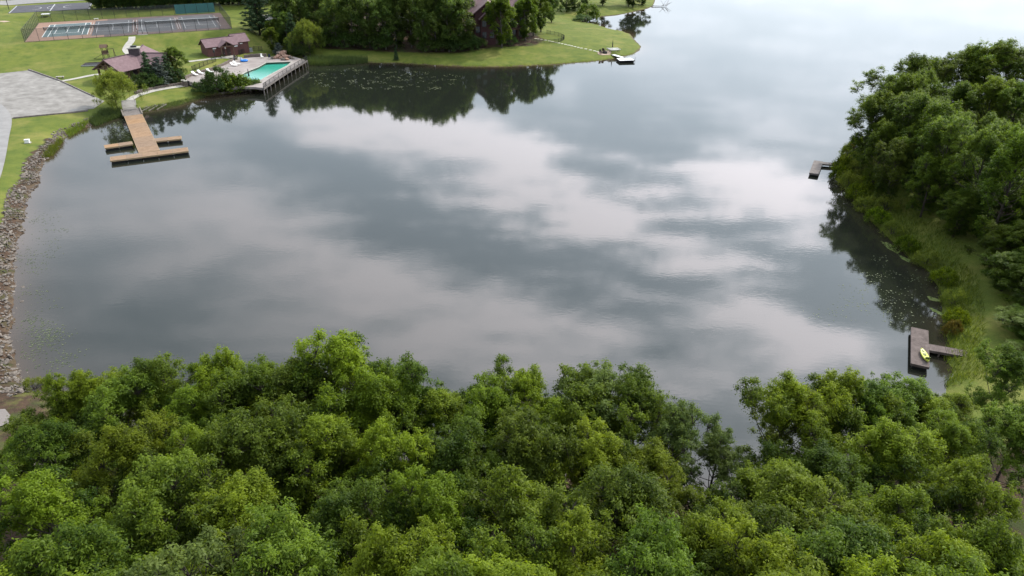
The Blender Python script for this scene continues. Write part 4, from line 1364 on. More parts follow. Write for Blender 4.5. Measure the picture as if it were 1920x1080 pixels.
for i, cx in enumerate(CX):
    p = court_pt(cx, 18)
    t = thing('tennis_net', (p[0], p[1], COURT_Z + .02), CA, 'long dark tennis net ' + NAMES[i], 'net', 'tennis nets')
    for s in (-1, 1): MB().tube([(s * 6.0, 0, 0), (s * 6.0, 0, 1.1)], .06, 8).build('post', MAT['fence_dark'], t)
    MB().box((0, 0, .5), (11.9, .02, .82)).build('net', MAT['net'], t)
    MB().box((0, 0, .96), (11.9, .05, .1)).build('tape', MAT['white' if i else 'line_worn'], t)
    MB().box((0, 0, .48), (.07, .05, .9)).build('strap', MAT['line'], t)


def chain_fence(t, a, b, h=3.2, step=3.4, gate=None):
    a, b = np.array(a), np.array(b)
    L = np.linalg.norm(b - a); n = int(round(L / step)); d = (b - a) / L
    for i in range(n + 1):
        p = a + d * L * i / n
        MB().tube([(p[0], p[1], 0), (p[0], p[1], h)], .05, 6).build('post', MAT['fence_dark'], t)
        if i < n:
            q = a + d * L * (i + 1) / n
            if gate is not None and abs(i - gate) < .5: continue
            MB().beam((p[0], p[1], h / 2), (q[0], q[1], h / 2), .015, h - .08).build('mesh_panel', MAT['chain'], t)
            MB().beam((p[0], p[1], h), (q[0], q[1], h), .045, .045).build('rail', MAT['fence_dark'], t)


cf = thing('chain_link_fence', (COURT_O[0], COURT_O[1], COURT_Z), CA, 'tall dark chain link fence round the tennis courts', 'fence')
chain_fence(cf, (0, 0), (27.2, 0)); chain_fence(cf, (29.6, 0), (52, 0)); chain_fence(cf, (52, 0), (52, 36)); chain_fence(cf, (52, 36), (0, 36)); chain_fence(cf, (0, 36), (0, 0))
for x in (27.2, 28.4, 29.6):
    MB().tube([(x, 0, 0), (x, 0, 3.4)], .07, 6).build('gate_post', MAT['fence_dark'], cf)
g_ = MB()
for x0, x1 in ((27.25, 28.35), (28.45, 29.55)):
    for z in (.15, 1.1, 2.2): g_.beam((x0, 0, z), (x1, 0, z), .05, .05)
g_.beam((27.2, 0, 3.35), (29.6, 0, 3.35), .08, .08)
g_.build('gate', MAT['fence_dark'], cf)
st = court_pt(28.4, -.9)
t = thing('concrete_steps', (st[0], st[1], COURT_Z - .45), CA, 'short pale concrete steps at the court gate', 'steps')
for k in range(3): MB().box((0, .45 - .42 * k, .40 - .15 * k), (2.6, .45, .16 + .1)).build('step', MAT['concrete'], t, bevel=.015)
t = thing('windscreen', (*court_pt(44.5, 36.12), COURT_Z), CA, 'long teal fabric windscreen behind the last tennis court', 'windscreen')
for k in range(8): MB().box((-5.25 + 1.5 * k, 0, 1.75), (1.49, .02, 2.9)).build('panel', MAT['teal'], t)
for k in range(9): MB().box((-6.0 + 1.5 * k, .07, 1.65), (.05, .05, 3.2)).build('batten', MAT['fence_dark'], t)
p = T(87, 31)
t = thing('outdoor_table', p, CA, 'white table standing on the lawn behind the back court fence', 'table')
MB().box((0, 0, .78), (2.4, 2.2, .06)).build('table_top', MAT['white'], t)
for sx in (-1, 1):
    for sy in (-.8, .8): MB().box((sx, sy, .38), (.08, .08, .76)).build('leg', MAT['metal'], t)
t = thing('court_bench', (*court_pt(15.6, 35.0), COURT_Z + .02), CA, 'small white bench by the back court fence', 'bench')
MB().box((0, 0, .45), (1.3, .45, .08)).build('seat', MAT['white'], t)
for s in (-.5, .5): MB().box((s, 0, .2), (.08, .4, .4)).build('leg', MAT['white'], t)

# basketball court
bb = thing('basketball_court', (BB_O[0], BB_O[1], BB_Z), CA)
tag(bb, kind='structure')
MB().box((11.7, 9.8, -.05), (23.4, 19.6, .14)).build('slab', MAT['asphalt'], bb)
for (cx, cy, sx, sy) in ((.35, 9.8, .25, 19), (11.7, 9.8, .3, 18.6), (23.0, 9.8, .2, 19)):
    MB().box((cx, cy, .026), (sx, sy, .008)).build('court_line', MAT['line_worn'], bb)
for cx in (6.2, 12.4, 17.2):
    arc = MB()
    for k in range(14):
        a0, a1 = [math.pi * (j / 14) - (math.pi / 2 if cx < 10 else -math.pi / 2) for j in (k, k + 1)]
        arc.beam((cx + 2.2 * math.cos(a0), 9.8 + 4 * math.sin(a0), .03), (cx + 2.2 * math.cos(a1), 9.8 + 4 * math.sin(a1), .03), .2, .006)
    arc.build('court_arc', MAT['line_worn'], bb)
for u, s, lb in ((-.8, 1, 'dark basketball hoop at the left end of the asphalt court'), (24.0, -1, 'dark basketball hoop at the wooded end of the asphalt court')):
    p = bb_pt(u, 9.8)
    t = thing('basketball_hoop', (p[0], p[1], hz(*p)), CA, lb, 'basketball hoop', 'basketball hoops')
    MB().tube([(0, 0, 0), (0, 0, 3.1)], .1, 8).build('pole', MAT['fence_dark'], t)
    MB().beam((0, 0, 3.05), (s * 1.1, 0, 3.3), .12, .12).build('arm', MAT['fence_dark'], t)
    MB().box((s * 1.15, 0, 3.4), (.06, 1.8, 1.05)).build('backboard', MAT['fence_dark'], t)
    ring = [(s * 1.5 + .23 * math.cos(a), .23 * math.sin(a), 3.05) for a in np.linspace(0, 6.283, 13)]
    MB().tube(ring, .02, 5).build('rim', MAT['boulder'], t)

# timber edging of the gravel lot
for pts, lb in (((54, 131.5), (70, 137), (88, 143.5), (110, 151), (132, 161), (155, 172), (178, 182.5)), 'weathered timber edging along the back of the gravel lot'), (((25, 222.5), (60, 219), (95, 215.5), (130, 212.5), (165, 208)), 'thin timber edging between gravel lot and bank lawn'):
    P = TT(*pts)
    t = thing('timber_edging', P[0], 0, lb, 'edging')
    for a, b in zip(P[:-1], P[1:]):
        MB().beam(a - P[0] + (0, 0, .12), b - P[0] + (0, 0, .12), .28, .3).build('timber', MAT['dock_grey'], t, bevel=.02)
p = T(52, 268)
t = thing('utility_box', p, .2, 'small white utility box on the bank lawn', 'utility box')
MB().box((0, 0, .28), (.75, .5, .56)).build('cabinet', MAT['white'], t, bevel=.03)
MB().box((0, 0, .6), (.82, .57, .08)).build('lid', MAT['white'], t)
MB().box((0, 0, .03), (1.0, .75, .1)).build('base_slab', MAT['concrete'], t)
p = T(113, 147)
t = thing('stone_bench', p, .3, 'low grey stone bench at the lot end of the footpath', 'bench')
MB().box((0, 0, .4), (1.7, .6, .12)).build('seat', MAT['concrete'], t, bevel=.02)
for s in (-.6, .6): MB().box((s, 0, .17), (.25, .5, .34)).build('leg', MAT['stone_wall'], t)

# playground
p = T(200, 110)
t = thing('play_tower', p, rad(15), 'small dark timber play tower with slide behind the pavilion', 'play tower')
t.scale = (.8, .8, .78)
for sx in (-.75, .75):
    for sy in (-.75, .75): MB().box((sx, sy, 1.9), (.14, .14, 3.8)).build('post', MAT['timber_dark'], t)
MB().box((0, 0, 1.5), (1.7, 1.7, .12)).build('platform', MAT['timber'], t)
for s in (-1, 1):
    MB().slab([(-1.1, 0, 4.5), (-1.1, s * 1.15, 3.6), (1.1, s * 1.15, 3.6), (1.1, 0, 4.5)] if s < 0 else [(1.1, 0, 4.5), (1.1, s * 1.15, 3.6), (-1.1, s * 1.15, 3.6), (-1.1, 0, 4.5)], .08).build('roof_panel', MAT['timber'], t)
for sy in (-.75, .75): MB().box((0, sy, 2.1), (1.5, .06, .8)).build('railing', MAT['timber'], t)
MB().slab([(-3.6, -.35, .2), (-.85, -.35, 1.55), (-.85, .35, 1.55), (-3.6, .35, .2)], .08).build('slide', MAT['timber_dark'], t)
MB().beam((.7, 0, 3.0), (2.6, 0, 3.0), .14, .16).build('swing_beam', MAT['timber_dark'], t)
for s in (-.6, .6): MB().beam((2.6, 0, 3.0), (2.6, s * 1.6, 0), .12, .12).build('swing_leg', MAT['timber_dark'], t)
p = T(176, 121)
t = thing('play_mat', p, rad(12), 'black square play mat with pale timber border beside the tower', 'play mat')
MB().box((0, 0, .06), (4.4, 3.6, .14)).build('mat', MAT['rubber'], t)
for s in (-1, 1):
    MB().box((s * 2.25, 0, .1), (.16, 3.7, .24)).build('border', MAT['timber_dark'], t)
    MB().box((0, s * 1.87, .1), (4.7, .16, .24)).build('border', MAT['metal' if s < 0 else 'timber_dark'], t)

# ------------------------------------------------------------------ pavilion with three gabled wings
PZ = 2.7
RZ, EZ, HW = PZ + 5.0, PZ + 2.5, 4.4
apex, cen, rend = G(193, 112, RZ), G(252, 99, RZ), G(313, 99, RZ)
back = G(268, 84, RZ)
pav = thing('pavilion', (cen[0], cen[1], hz(cen[0], cen[1]) - .1), 0, 'open timber pavilion with brown three-wing roof and stone chimney', 'pavilion')
bz = RZ - pav.location.z
ez = EZ - pav.location.z


def wing(end, gable):
    d = end[:2] - cen[:2]; L = np.linalg.norm(d); d = d / L
    nrm = np.array([-d[1], d[0]])
    P = lambda u, v, z: (d[0] * u + nrm[0] * v, d[1] * u + nrm[1] * v, z)
    drop = bz - ez
    for s in (-1, 1):
        q = [P(0, 0, bz), P(L, 0, bz), P(L - .0, s * HW, ez), P(0, s * HW, ez)]
        if s > 0: q = q[::-1]
        if (Vector(q[1]) - Vector(q[0])).cross(Vector(q[3]) - Vector(q[0])).z < 0: q = q[::-1]
        MB().slab(q, .2).build('roof_slope', MAT['roof'], pav)
    MB().beam(P(.3, 0, bz + .03), P(L + .02, 0, bz + .03), .34, .1).build('ridge_cap', MAT['roof_dark'], pav)
    for u in ([.35 * L, .68 * L, L - 1.0]):
        for s in (-1, 1):
            f = P(u, s * (HW - .9), 0)
            MB().box((f[0], f[1], (ez + .35) / 2), (.36, .36, ez + .4), math.atan2(d[1], d[0])).build('post', MAT['timber'], pav)
            MB().box((f[0], f[1], .45), (.75, .75, .9), math.atan2(d[1], d[0])).build('post_base', MAT['stone_wall'], pav)
    # open truss in the gable end
    tr = MB()
    u = L - .35
    tr.beam(P(u, -HW + .9, ez + .32), P(u, HW - .9, ez + .32), .22, .3)
    tr.beam(P(u, 0, ez + .3), P(u, 0, bz - .3), .22, .22)
    for s in (-1, 1):
        tr.beam(P(u, s * (HW - .2), ez - .12), P(u, 0, bz - .3), .2, .28)
        tr.beam(P(u, s * 1.9, ez + .3), P(u, 0, bz - 1.2), .16, .2)
        tr.beam(P(u, s * .1, ez + .6), P(u, s * 1.7, ez + 1.2), .14, .18)
    tr.build('gable_truss', MAT['timber'], pav)
    MB().prism([P(-.2, -HW + .4, 0)[:2], P(L - .3, -HW + .4, 0)[:2], P(L - .3, HW - .4, 0)[:2], P(-.2, HW - .4, 0)[:2]], -.6, .12 + .004 * gable).build('floor_slab', MAT['concrete'], pav)


wing(apex, 0); wing(rend, 1); wing(back, 2)
MB().box((.2, -.2, bz - 1.0), (2.3, 1.9, 4.2), .3).build('chimney', MAT['stone_dark'], pav, bevel=.04)
MB().box((.2, -.2, bz + 1.2), (2.7, 2.3, .22), .3).build('chimney_cap', MAT['concrete'], pav)
MB().box((.2, -.2, bz + 1.48), (1.2, 1.0, .34), .3).build('flue', MAT['fence_dark'], pav)
MB().box((.6, -.6, 1.5), (3.0, 1.2, 3.2), .3).build('fireplace', MAT['stone_dark'], pav)
for (u, v, lb) in ((3.4, -1.0, 'picnic table under the left pavilion wing'), (6.4, 1.2, 'picnic table near the open pavilion gable')):
    d = apex[:2] - cen[:2]; d = d / np.linalg.norm(d)
    q = cen[:2] + d * u + np.array([-d[1], d[0]]) * v
    t = thing('picnic_table', (q[0], q[1], pav.location.z + .13), math.atan2(d[1], d[0]), lb, 'picnic table', 'picnic tables')
    MB().box((0, 0, .74), (1.9, .75, .06)).build('table_top', MAT['timber'], t)
    for s in (-.7, .7): MB().box((0, s, .44), (1.9, .28, .05)).build('bench', MAT['timber'], t)
    for s in (-.7, .7): MB().beam((s, -.6, .02), (s, .2, .72), .08, .1).beam((s, .6, .02), (s, -.2, .72), .08, .1).build('leg_frame', MAT['timber'], t)

# ------------------------------------------------------------------ pool house
P0, P1 = T(391, 107), T(447, 103.5)
e = (P1 - P0)[:2]; L1 = float(np.linalg.norm(e)); ang = math.atan2(e[1], e[0])
hzp = float(min(P0[2], P1[2])) - .1
ph = thing('pool_house', (P0[0], P0[1], hzp), ang, 'low brown pool house with stepped gable roofs and porch', 'building')
W1, H1 = 5.2, 3.1


def gable_block(par, x0, x1, y0, y1, zt, rise, wall, roof, over=.45, names=('wall', 'roof_slope')):
    m = MB()
    ym = (y0 + y1) / 2
    m.prism([(x0, y0), (x1, y0), (x1, y1), (x0, y1)], -.6, zt)
    for x, s in ((x0, 1), (x1, -1)):
        xa, xb = (x, x + s * .15)
        m.add([(xa, y0, zt), (xa, y1, zt), (xa, ym, zt + rise), (xb, y0, zt), (xb, y1, zt), (xb, ym, zt + rise)], [(0, 1, 2), (5, 4, 3), (0, 3, 4, 1), (1, 4, 5, 2), (2, 5, 3, 0)])
    m.build(names[0], wall, par)
    k = rise / ((y1 - y0) / 2)
    for s in (-1, 1):
        ye = ym + s * ((y1 - y0) / 2 + over)
        ze = zt - over * k + .14
        q = [(x0 - over, ye, ze), (x1 + over, ye, ze), (x1 + over, ym, zt + rise + .14), (x0 - over, ym, zt + rise + .14)]
        if s > 0: q = q[::-1]
        MB().slab(q, .14).build(names[1], roof, par)
    MB().beam((x0 - over, ym, zt + rise + .15), (x1 + over, ym, zt + rise + .15), .3, .07).build('ridge_cap', MAT['roof_dark'], par)


gable_block(ph, 0, L1, 0, W1, H1, 1.55, MAT['log_wall'], MAT['roof'])
gable_block(ph, L1 + .02, L1 + 3.6, 1.0, W1 + 1.0, H1 + .35, 1.55, MAT['log_wall'], MAT['roof'])
pc = L1 * .60
for s in (-1, 1):
    q = [(pc, -1.9, H1 + 1.25), (pc, 2.0, H1 + 1.25), (pc + s * 2.1, 2.0, H1 - .12), (pc + s * 2.1, -1.9, H1 - .12)]
    if s > 0: q = q[::-1]
    MB().slab(q, .14).build('porch_roof', MAT['roof'], ph)
    MB().box((pc + s * 1.6, -1.6, (H1 - .1) / 2), (.22, .22, H1 + .3)).build('porch_post', MAT['timber'], ph)
pt = MB().beam((pc - 1.7, -1.65, H1 - .12), (pc + 1.7, -1.65, H1 - .12), .16, .2).beam((pc, -1.65, H1 - .1), (pc, -1.65, H1 + 1.0), .16, .16)
for s in (-1, 1): pt.beam((pc + s * 1.9, -1.7, H1 - .1), (pc, -1.7, H1 + 1.05), .14, .2)
pt.build('porch_truss', MAT['timber'], ph)
for x in (pc - .75, pc + .75):
    d_ = MB().box((x, -.03, 1.05), (.95, .08, 2.1)).build('door', MAT['timber_dark'], ph)
    MB().box((x + .3, -.09, 1.0), (.06, .06, .16)).build('handle', MAT['metal'], d_)
for x in (pc - 2.9, pc + 2.9): MB().box((x, -.1, H1 - .55), (.9, .16, .26)).build('wall_light', MAT['white'], ph)
MB().box((L1 + 1.6, .9, H1 - .2), (.7, .14, .22)).build('wall_light', MAT['white'], ph)
MB().box((pc, -.14, 2.45), (.35, .05, .5)).build('crest_board', MAT['white'], ph)
MB().box((pc, -1.2, .02), (4.6, 2.2, .12)).build('porch_slab', MAT['concrete'], ph)
for s in (-1, 1):
    q = ph.matrix_basis @ Vector((pc + s * 1.9, -2.1, 0))
    t = thing('urn_planter', (q.x, q.y, hz(q.x, q.y)), 0, 'small pale urn by the pool house porch, %s side' % ('pool' if s > 0 else 'pavilion'), 'planter', 'porch urns')
    MB().lathe([(.0, 0), (.22, 0), (.14, .12), (.3, .5), (.26, .52), (.0, .5)], 12).build('urn', MAT['concrete'], t, smooth=True)
    child('plant', SHRUB[1]['crown'], t, (0, 0, .45), scale=(.25, .25, .3))
q = ph.matrix_basis @ Vector((L1 + 4.3, 2.2, 0))
t = thing('air_conditioner', (q.x, q.y, hz(q.x, q.y)), ang, 'grey air conditioner against the pool house end wall', 'air conditioner')
MB().box((0, 0, .55), (.9, .9, 1.0)).build('cabinet', MAT['metal'], t, bevel=.04)
MB().lathe([(.36, 1.06), (.36, 1.1), (.0, 1.1)], 14).build('fan_guard', MAT['fence_dark'], t)
MB().box((0, 0, .03), (1.1, 1.1, .1)).build('pad', MAT['concrete'], t)

# ------------------------------------------------------------------ pool
out_v = [Vector((p[0], p[1], 0)) for p in DECK]
hole = [Vector((p[0], p[1], 0)) for p in POOL]
tris = geometry.tessellate_polygon([out_v, hole])
allv = out_v + hole
m = MB()
no, nh = len(out_v), len(hole)
m.add([(v.x, v.y, DECK_Z) for v in allv], [tuple(t) for t in tris])
m.add([(v.x, v.y, z) for z in (DECK_Z, DECK_Z - .5) for v in out_v], [(i, (i + 1) % no, no + (i + 1) % no, no + i) for i in range(no)])
m.add([(v.x, v.y, z) for z in (DECK_Z, DECK_Z - .75) for v in hole], [(i, (i + 1) % nh, nh + (i + 1) % nh, nh + i) for i in range(nh)])
tag(m.build('pool_deck', MAT['deck_conc']), kind='structure')
bm = bmesh.new(); bm.from_mesh(bpy.data.objects['pool_deck'].data); bmesh.ops.recalc_face_normals(bm, faces=bm.faces); bm.to_mesh(bpy.data.objects['pool_deck'].data); bm.free()
basin = thing('pool_basin', (POOL[0][0], POOL[0][1], DECK_Z), 0); tag(basin, kind='structure')
bo = np.array([POOL[0][0], POOL[0][1], DECK_Z])


def floor_piece(name, px, z, mat):
    P = [G(x, y, DECK_Z)[:2] for x, y in px]
    MB().add([(p[0] - bo[0], p[1] - bo[1], z) for p in P], [tuple(range(len(P)))]).build(name, mat, basin)


mf, n_, l_, b_ = new_mat('pool_plaster_graded')
tcx = n_.new('ShaderNodeTexCoord')
axv = (G(530, 120, 0) - G(462, 147, 0)); axv = axv / (axv @ axv)
off0 = G(470, 143, DECK_Z) - bo
dp = N(n_, 'ShaderNodeVectorMath', operation='DOT_PRODUCT'); dp.inputs[1].default_value = tuple(axv)
l_.new(tcx.outputs['Object'], dp.inputs[0])
rp = N(n_, 'ShaderNodeMapRange', interpolation_type='SMOOTHSTEP', ins={'From Min': float(off0 @ axv) - .05, 'From Max': float(off0 @ axv) + .75})
l_.new(dp.outputs['Value'], rp.inputs['Value'])
mxp = N(n_, 'ShaderNodeMix', data_type='RGBA'); l_.new(rp.outputs[0], mxp.inputs[0])
mxp.inputs[6].default_value = (.78, .90, .87, 1); mxp.inputs[7].default_value = (.10, .50, .38, 1)
l_.new(mxp.outputs[2], b_.inputs['Base Color'])
floor_piece('basin_floor', ((449, 141.5), (459, 135), (470, 130.5), (484, 125), (490, 121.5), (499, 116.4), (522, 115.5), (550, 114.8), (541, 123.5), (523, 132.5), (506, 141.5), (490, 151), (480, 152.5), (468, 153.5), (456, 150)), -.45, mf)
mw, n_, l_, b_ = new_mat('pool_water')
tr = N(n_, 'ShaderNodeBsdfTransparent'); tr.inputs[0].default_value = (.72, .95, .92, 1)
gl = N(n_, 'ShaderNodeBsdfGlossy', ins={'Roughness': .06})
fr = N(n_, 'ShaderNodeFresnel', ins={'IOR': 1.33})
nz = N(n_, 'ShaderNodeTexNoise', ins={'Scale': 1.6, 'Detail': 3.0}); bp = N(n_, 'ShaderNodeBump', ins={'Strength': .3, 'Distance': .04})
l_.new(nz.outputs['Fac'], bp.inputs['Height']); l_.new(bp.outputs[0], gl.inputs['Normal']); l_.new(bp.outputs[0], fr.inputs['Normal'])
ms = N(n_, 'ShaderNodeMixShader'); l_.new(fr.outputs[0], ms.inputs[0]); l_.new(tr.outputs[0], ms.inputs[1]); l_.new(gl.outputs[0], ms.inputs[2])
l_.new(ms.outputs[0], n_['Material Output'].inputs['Surface'])
pw_ = tag(MB().add([(p[0], p[1], DECK_Z - .12) for p in POOL], [tuple(range(len(POOL)))]).build('pool_water', mw), kind='structure')
if pw_.data.polygons[0].normal.z < 0: pw_.data.flip_normals()
# coping: one stone after another round the pool
cop = thing('pool_coping', (bo[0], bo[1], DECK_Z), 0, 'pale stone coping round the swimming pool', 'coping')
for i in range(len(POOL)):
    a, b = POOL[i] - bo[:2], POOL[(i + 1) % len(POOL)] - bo[:2]
    n = max(1, int(np.linalg.norm(b - a) / 1.2))
    for k in range(n):
        p, q = a + (b - a) * (k + .02) / n, a + (b - a) * (k + .98) / n
        MB().beam((*p, .02), (*q, .02), .38, .06).build('coping_stone', MAT['concrete'], cop)

# boardwalk edge over the lake with piles and railing
A_, B_ = G(492, 165.5, DECK_Z), G(574, 113.2, DECK_Z)
mid = G(536, 136, DECK_Z)
edge = smooth_line([A_, mid, B_], 2.4)
bw = thing('boardwalk', (A_[0], A_[1], 0), 0, 'timber boardwalk on piles along the lake side of the pool', 'boardwalk')
rl = thing('deck_railing', (A_[0], A_[1], DECK_Z), 0, 'dark metal railing along the pool boardwalk', 'railing')
nv = np.array([1.0, -.15])
for i, p in enumerate(edge):
    q = p[:2] - A_[:2] + nv * .3
    MB().tube([(q[0], q[1], -1.6), (q[0], q[1], 1.5)], .11, 8).build('pile', MAT['ramp_grey'], bw)
    MB().box((q[0], q[1], .55), (.07, .07, 1.1)).build('post', MAT['fence_dark'], rl)
    if i + 1 < len(edge):
        r = edge[i + 1][:2] - A_[:2] + nv * .3
        MB().beam((q[0], q[1], 1.44), (r[0], r[1], 1.44), .14, .34).build('fascia', MAT['ramp_grey'], bw)
        MB().beam((*(q - nv * .1), DECK_Z + .02), (*(r - nv * .1), DECK_Z + .02), .5, .06).build('edge_board', MAT['ramp_grey'], bw)
        MB().beam((q[0], q[1], 1.08), (r[0], r[1], 1.08), .06, .06).build('rail', MAT['fence_dark'], rl)
        pk = MB()
        for k in range(1, 14):
            c = q + (r - q) * k / 14
            pk.box((c[0], c[1], .58), (.022, .022, .98))
        pk.beam((q[0], q[1], .1), (r[0], r[1], .1), .04, .04)
        pk.build('picket_panel', MAT['fence_dark'], rl)

# low stone walls
def stone_wall(pts, h, label, w=.5, zfun=None):
    P = smooth_line([p[:2] for p in pts], .55)
    o = thing('stone_wall', (P[0][0], P[0][1], 0), 0, label, 'wall')
    m = MB()
    for i in range(len(P) - 1):
        a, b = P[i] - P[0], P[i + 1] - P[0]
        g = hz(*P[i])
        top = (zfun + h if zfun is not None else g + h) + rng.uniform(-.05, .07)
        n = 2
        z0 = min(g, zfun if zfun is not None else g) - .25
        for c in range(n):
            za, zb = z0 + (top - z0) * c / n, z0 + (top - z0) * (c + 1) / n - .025
            m.beam((a[0], a[1], (za + zb) / 2), (b[0] - (b[0] - a[0]) * .05, b[1] - (b[1] - a[1]) * .05, (za + zb) / 2), w * rng.uniform(.85, 1.15), zb - za)
    so = m.build('wall_stones', MAT['stone_wall'], o); tag(so, kind='stuff')
    return o


stone_wall([T(x, y) for x, y in ((253, 176), (275, 170.5), (300, 165), (325, 161), (345, 158))], .55, 'low curved stone wall above the footpath to the pool')
stone_wall([G(x, y, DECK_Z) for x, y in ((346, 150), (354, 144.5), (373, 137), (393, 132), (413, 125), (428, 118), (440, 112.5))], .55, 'stone retaining wall along the lawn side of the pool deck', zfun=DECK_Z)
stone_wall([G(x, y, DECK_Z) for x, y in ((458, 108), (480, 106), (500, 105.5))], .7, 'short stone wall behind the pool below the pool house', zfun=DECK_Z)


def iron_fence(pts, label, h=1.3, step=2.4):
    P = smooth_line([p[:2] for p in pts], step)
    z = [hz(*p) for p in P]
    o = thing('iron_fence', (P[0][0], P[0][1], z[0]), 0, label, 'fence')
    for i in range(len(P)):
        a = P[i] - P[0]; za = z[i] - z[0]
        MB().box((a[0], a[1], za + h / 2), (.07, .07, h + .1)).build('post', MAT['fence_dark'], o)
        if i + 1 < len(P):
            b = P[i + 1] - P[0]; zb = z[i + 1] - z[0]
            m = MB()
            for k in range(1, 15):
                c = a + (b - a) * k / 15; zc = za + (zb - za) * k / 15
                m.box((c[0], c[1], zc + h / 2), (.02, .02, h - .1))
            for f in (.12, .9): m.beam((a[0], a[1], za + h * f), (b[0], b[1], zb + h * f), .035, .035)
            m.build('picket_panel', MAT['fence_dark'], o)


iron_fence(TT((361, 134), (375, 127.5), (390, 121.5), (405, 115.5)), 'black iron fence on the lawn between pavilion and pool')
iron_fence(TT((449, 103.5), (462, 99.5), (477, 95.5), (492, 96)), 'black iron fence right of the pool house porch')
iron_fence(TT((353, 161), (361, 164), (371, 168)), 'short black iron fence beside the pool garden gate')
iron_fence(TT((1025, 63), (1040, 66), (1053, 70), (1058, 73.5), (1052, 78), (1040, 80.5), (1020, 81), (996, 79.5)), 'curved black iron fence round the lake house lawn bed', 1.1, 3.0)
# garden arch and gate pillars
p = T(340, 158)
t = thing('garden_arch', p, rad(60), 'tall dark leafy arch at the pool garden gate', 'arch')
for k, s in enumerate((-.45, .45)):
    pts = [(s, 1.1 * math.cos(a), 1.9 + 1.1 * math.sin(a)) for a in np.linspace(0, math.pi, 10)]
    MB().tube([(s, 1.1, -.1)] + pts + [(s, -1.1, -.1)], .05, 6).build('hoop', MAT['fence_dark'], t)
for zz, yy in ((.7, -1.1), (1.6, -1.1), (2.5, -.8), (3.0, 0), (2.5, .8)):
    child('vine', SHRUB[0]['crown'], t, (0, yy, zz - .3), scale=(.34, .22, .42))
for px, py, lb in ((345, 161, 'stone gate pillar next to the garden arch'), (350, 162.5, 'stone gate pillar next to the pool fence')):
    t = thing('gate_pillar', T(px, py), .4, lb, 'pillar', 'gate pillars')
    MB().box((0, 0, .6), (.65, .65, 1.3)).build('shaft', MAT['stone_wall'], t, bevel=.04)
    MB().box((0, 0, 1.3), (.8, .8, .14)).build('cap', MAT['concrete'], t)
t = thing('lamp_post', T(404, 113), 0, 'dark lamp post at the end of the lawn fence', 'lamp post')
MB().tube([(0, 0, 0), (0, 0, 1.9)], .07, 8).build('pole', MAT['fence_dark'], t)
MB().lathe([(.08, 1.9), (.28, 2.0), (.24, 2.5), (.0, 2.75)], 8).build('lantern', MAT['fence_dark'], t)

# loungers, umbrellas, float
def lounger_proto():
    t = thing('sun_lounger', (0, 0, 0), 0, '', 'lounger', 'white sun loungers on the pool deck')
    MB().box((.35, 0, .34), (1.3, .66, .07)).build('seat', MAT['white'], t)
    MB().slab([(-.95, -.33, .95), (-.3, -.33, .38), (-.3, .33, .38), (-.95, .33, .95)], .06).build('backrest', MAT['white'], t)
    for x in (-.35, .9):
        for y in (-.28, .28): MB().box((x, y, .16), (.06, .06, .33)).build('leg', MAT['white'], t)
    return t


lp = lounger_proto()
LNG = [(366, 141.5, -.55, 'white sun lounger nearest the garden arch'), (377, 139, -.55, 'white sun lounger second from the garden arch'), (394, 136.5, -.55, 'white sun lounger just above the tallest pool shrub'),
       (439, 124, -.35, 'white sun lounger below the navy umbrella by the lawn'), (444, 121.5, -.35, 'white sun lounger beside the blue float')]
for i, (px, py, a, lb) in enumerate(LNG):
    o = lp if i == 0 else copy_tree(lp)
    p = G(px, py, DECK_Z + .003)
    o.location = p; o.rotation_euler = (0, 0, a); o['label'] = lb


def umbrella(px, py, label, h=2.7):
    t = thing('closed_umbrella', G(px, py, DECK_Z), 0, label, 'umbrella', 'closed pool umbrellas')
    MB().tube([(0, 0, 0), (0, 0, h)], .03, 6).build('pole', MAT['fence_dark'], t)
    MB().lathe([(.12, .9), (.2, 1.1), (.14, 1.9), (.05, h), (0, h + .05)], 8).build('canopy', MAT['navy'], t)
    MB().lathe([(.0, .14), (.3, .12), (.34, 0.005)], 12).build('base', MAT['concrete'], t)


umbrella(468, 151, 'closed navy umbrella at the shallow end of the pool')
umbrella(441, 120, 'closed navy umbrella beside the upper loungers', 2.4)
t = thing('pool_float', G(458, 115.5, DECK_Z), .3, 'bright blue inflatable float by the pool steps', 'float')
ringp = [(.75 * math.cos(a), .55 * math.sin(a), .28) for a in np.linspace(0, 6.283, 17)]
MB().tube(ringp, .26, 8).build('tube', MAT['blue'], t, smooth=True)
MB().box((0, 0, .2), (1.0, .7, .12)).build('floor', MAT['blue'], t)
t = thing('towel_bin', G(452.5, 114.5, DECK_Z), .3, 'small white bin beside the blue float', 'bin')
MB().lathe([(.0, 0.004), (.26, 0.004), (.32, .9), (.0, .9)], 12).build('drum', MAT['white'], t)
MB().lathe([(.34, .9), (.34, .96), (0, 1.0)], 12).build('lid', MAT['metal'], t)
for px, py, lb in ((473, 153, 'dark ladder rail at the near pool corner'), (512, 111, 'dark ladder rail below the pool rocks')):
    t = thing('pool_ladder', G(px, py, DECK_Z), .8, lb, 'ladder', 'pool ladders')
    for s in (-.25, .25): MB().tube([(s, -.3, 0), (s, -.25, .8), (s, 0, .95), (s, .3, .8), (s, .4, .05)], .035, 6).build('rail', MAT['fence_dark'], t)
    for k in range(2): MB().box((0, .36, .2 + .25 * k), (.5, .1, .04)).build('tread', MAT['fence_dark'], t)
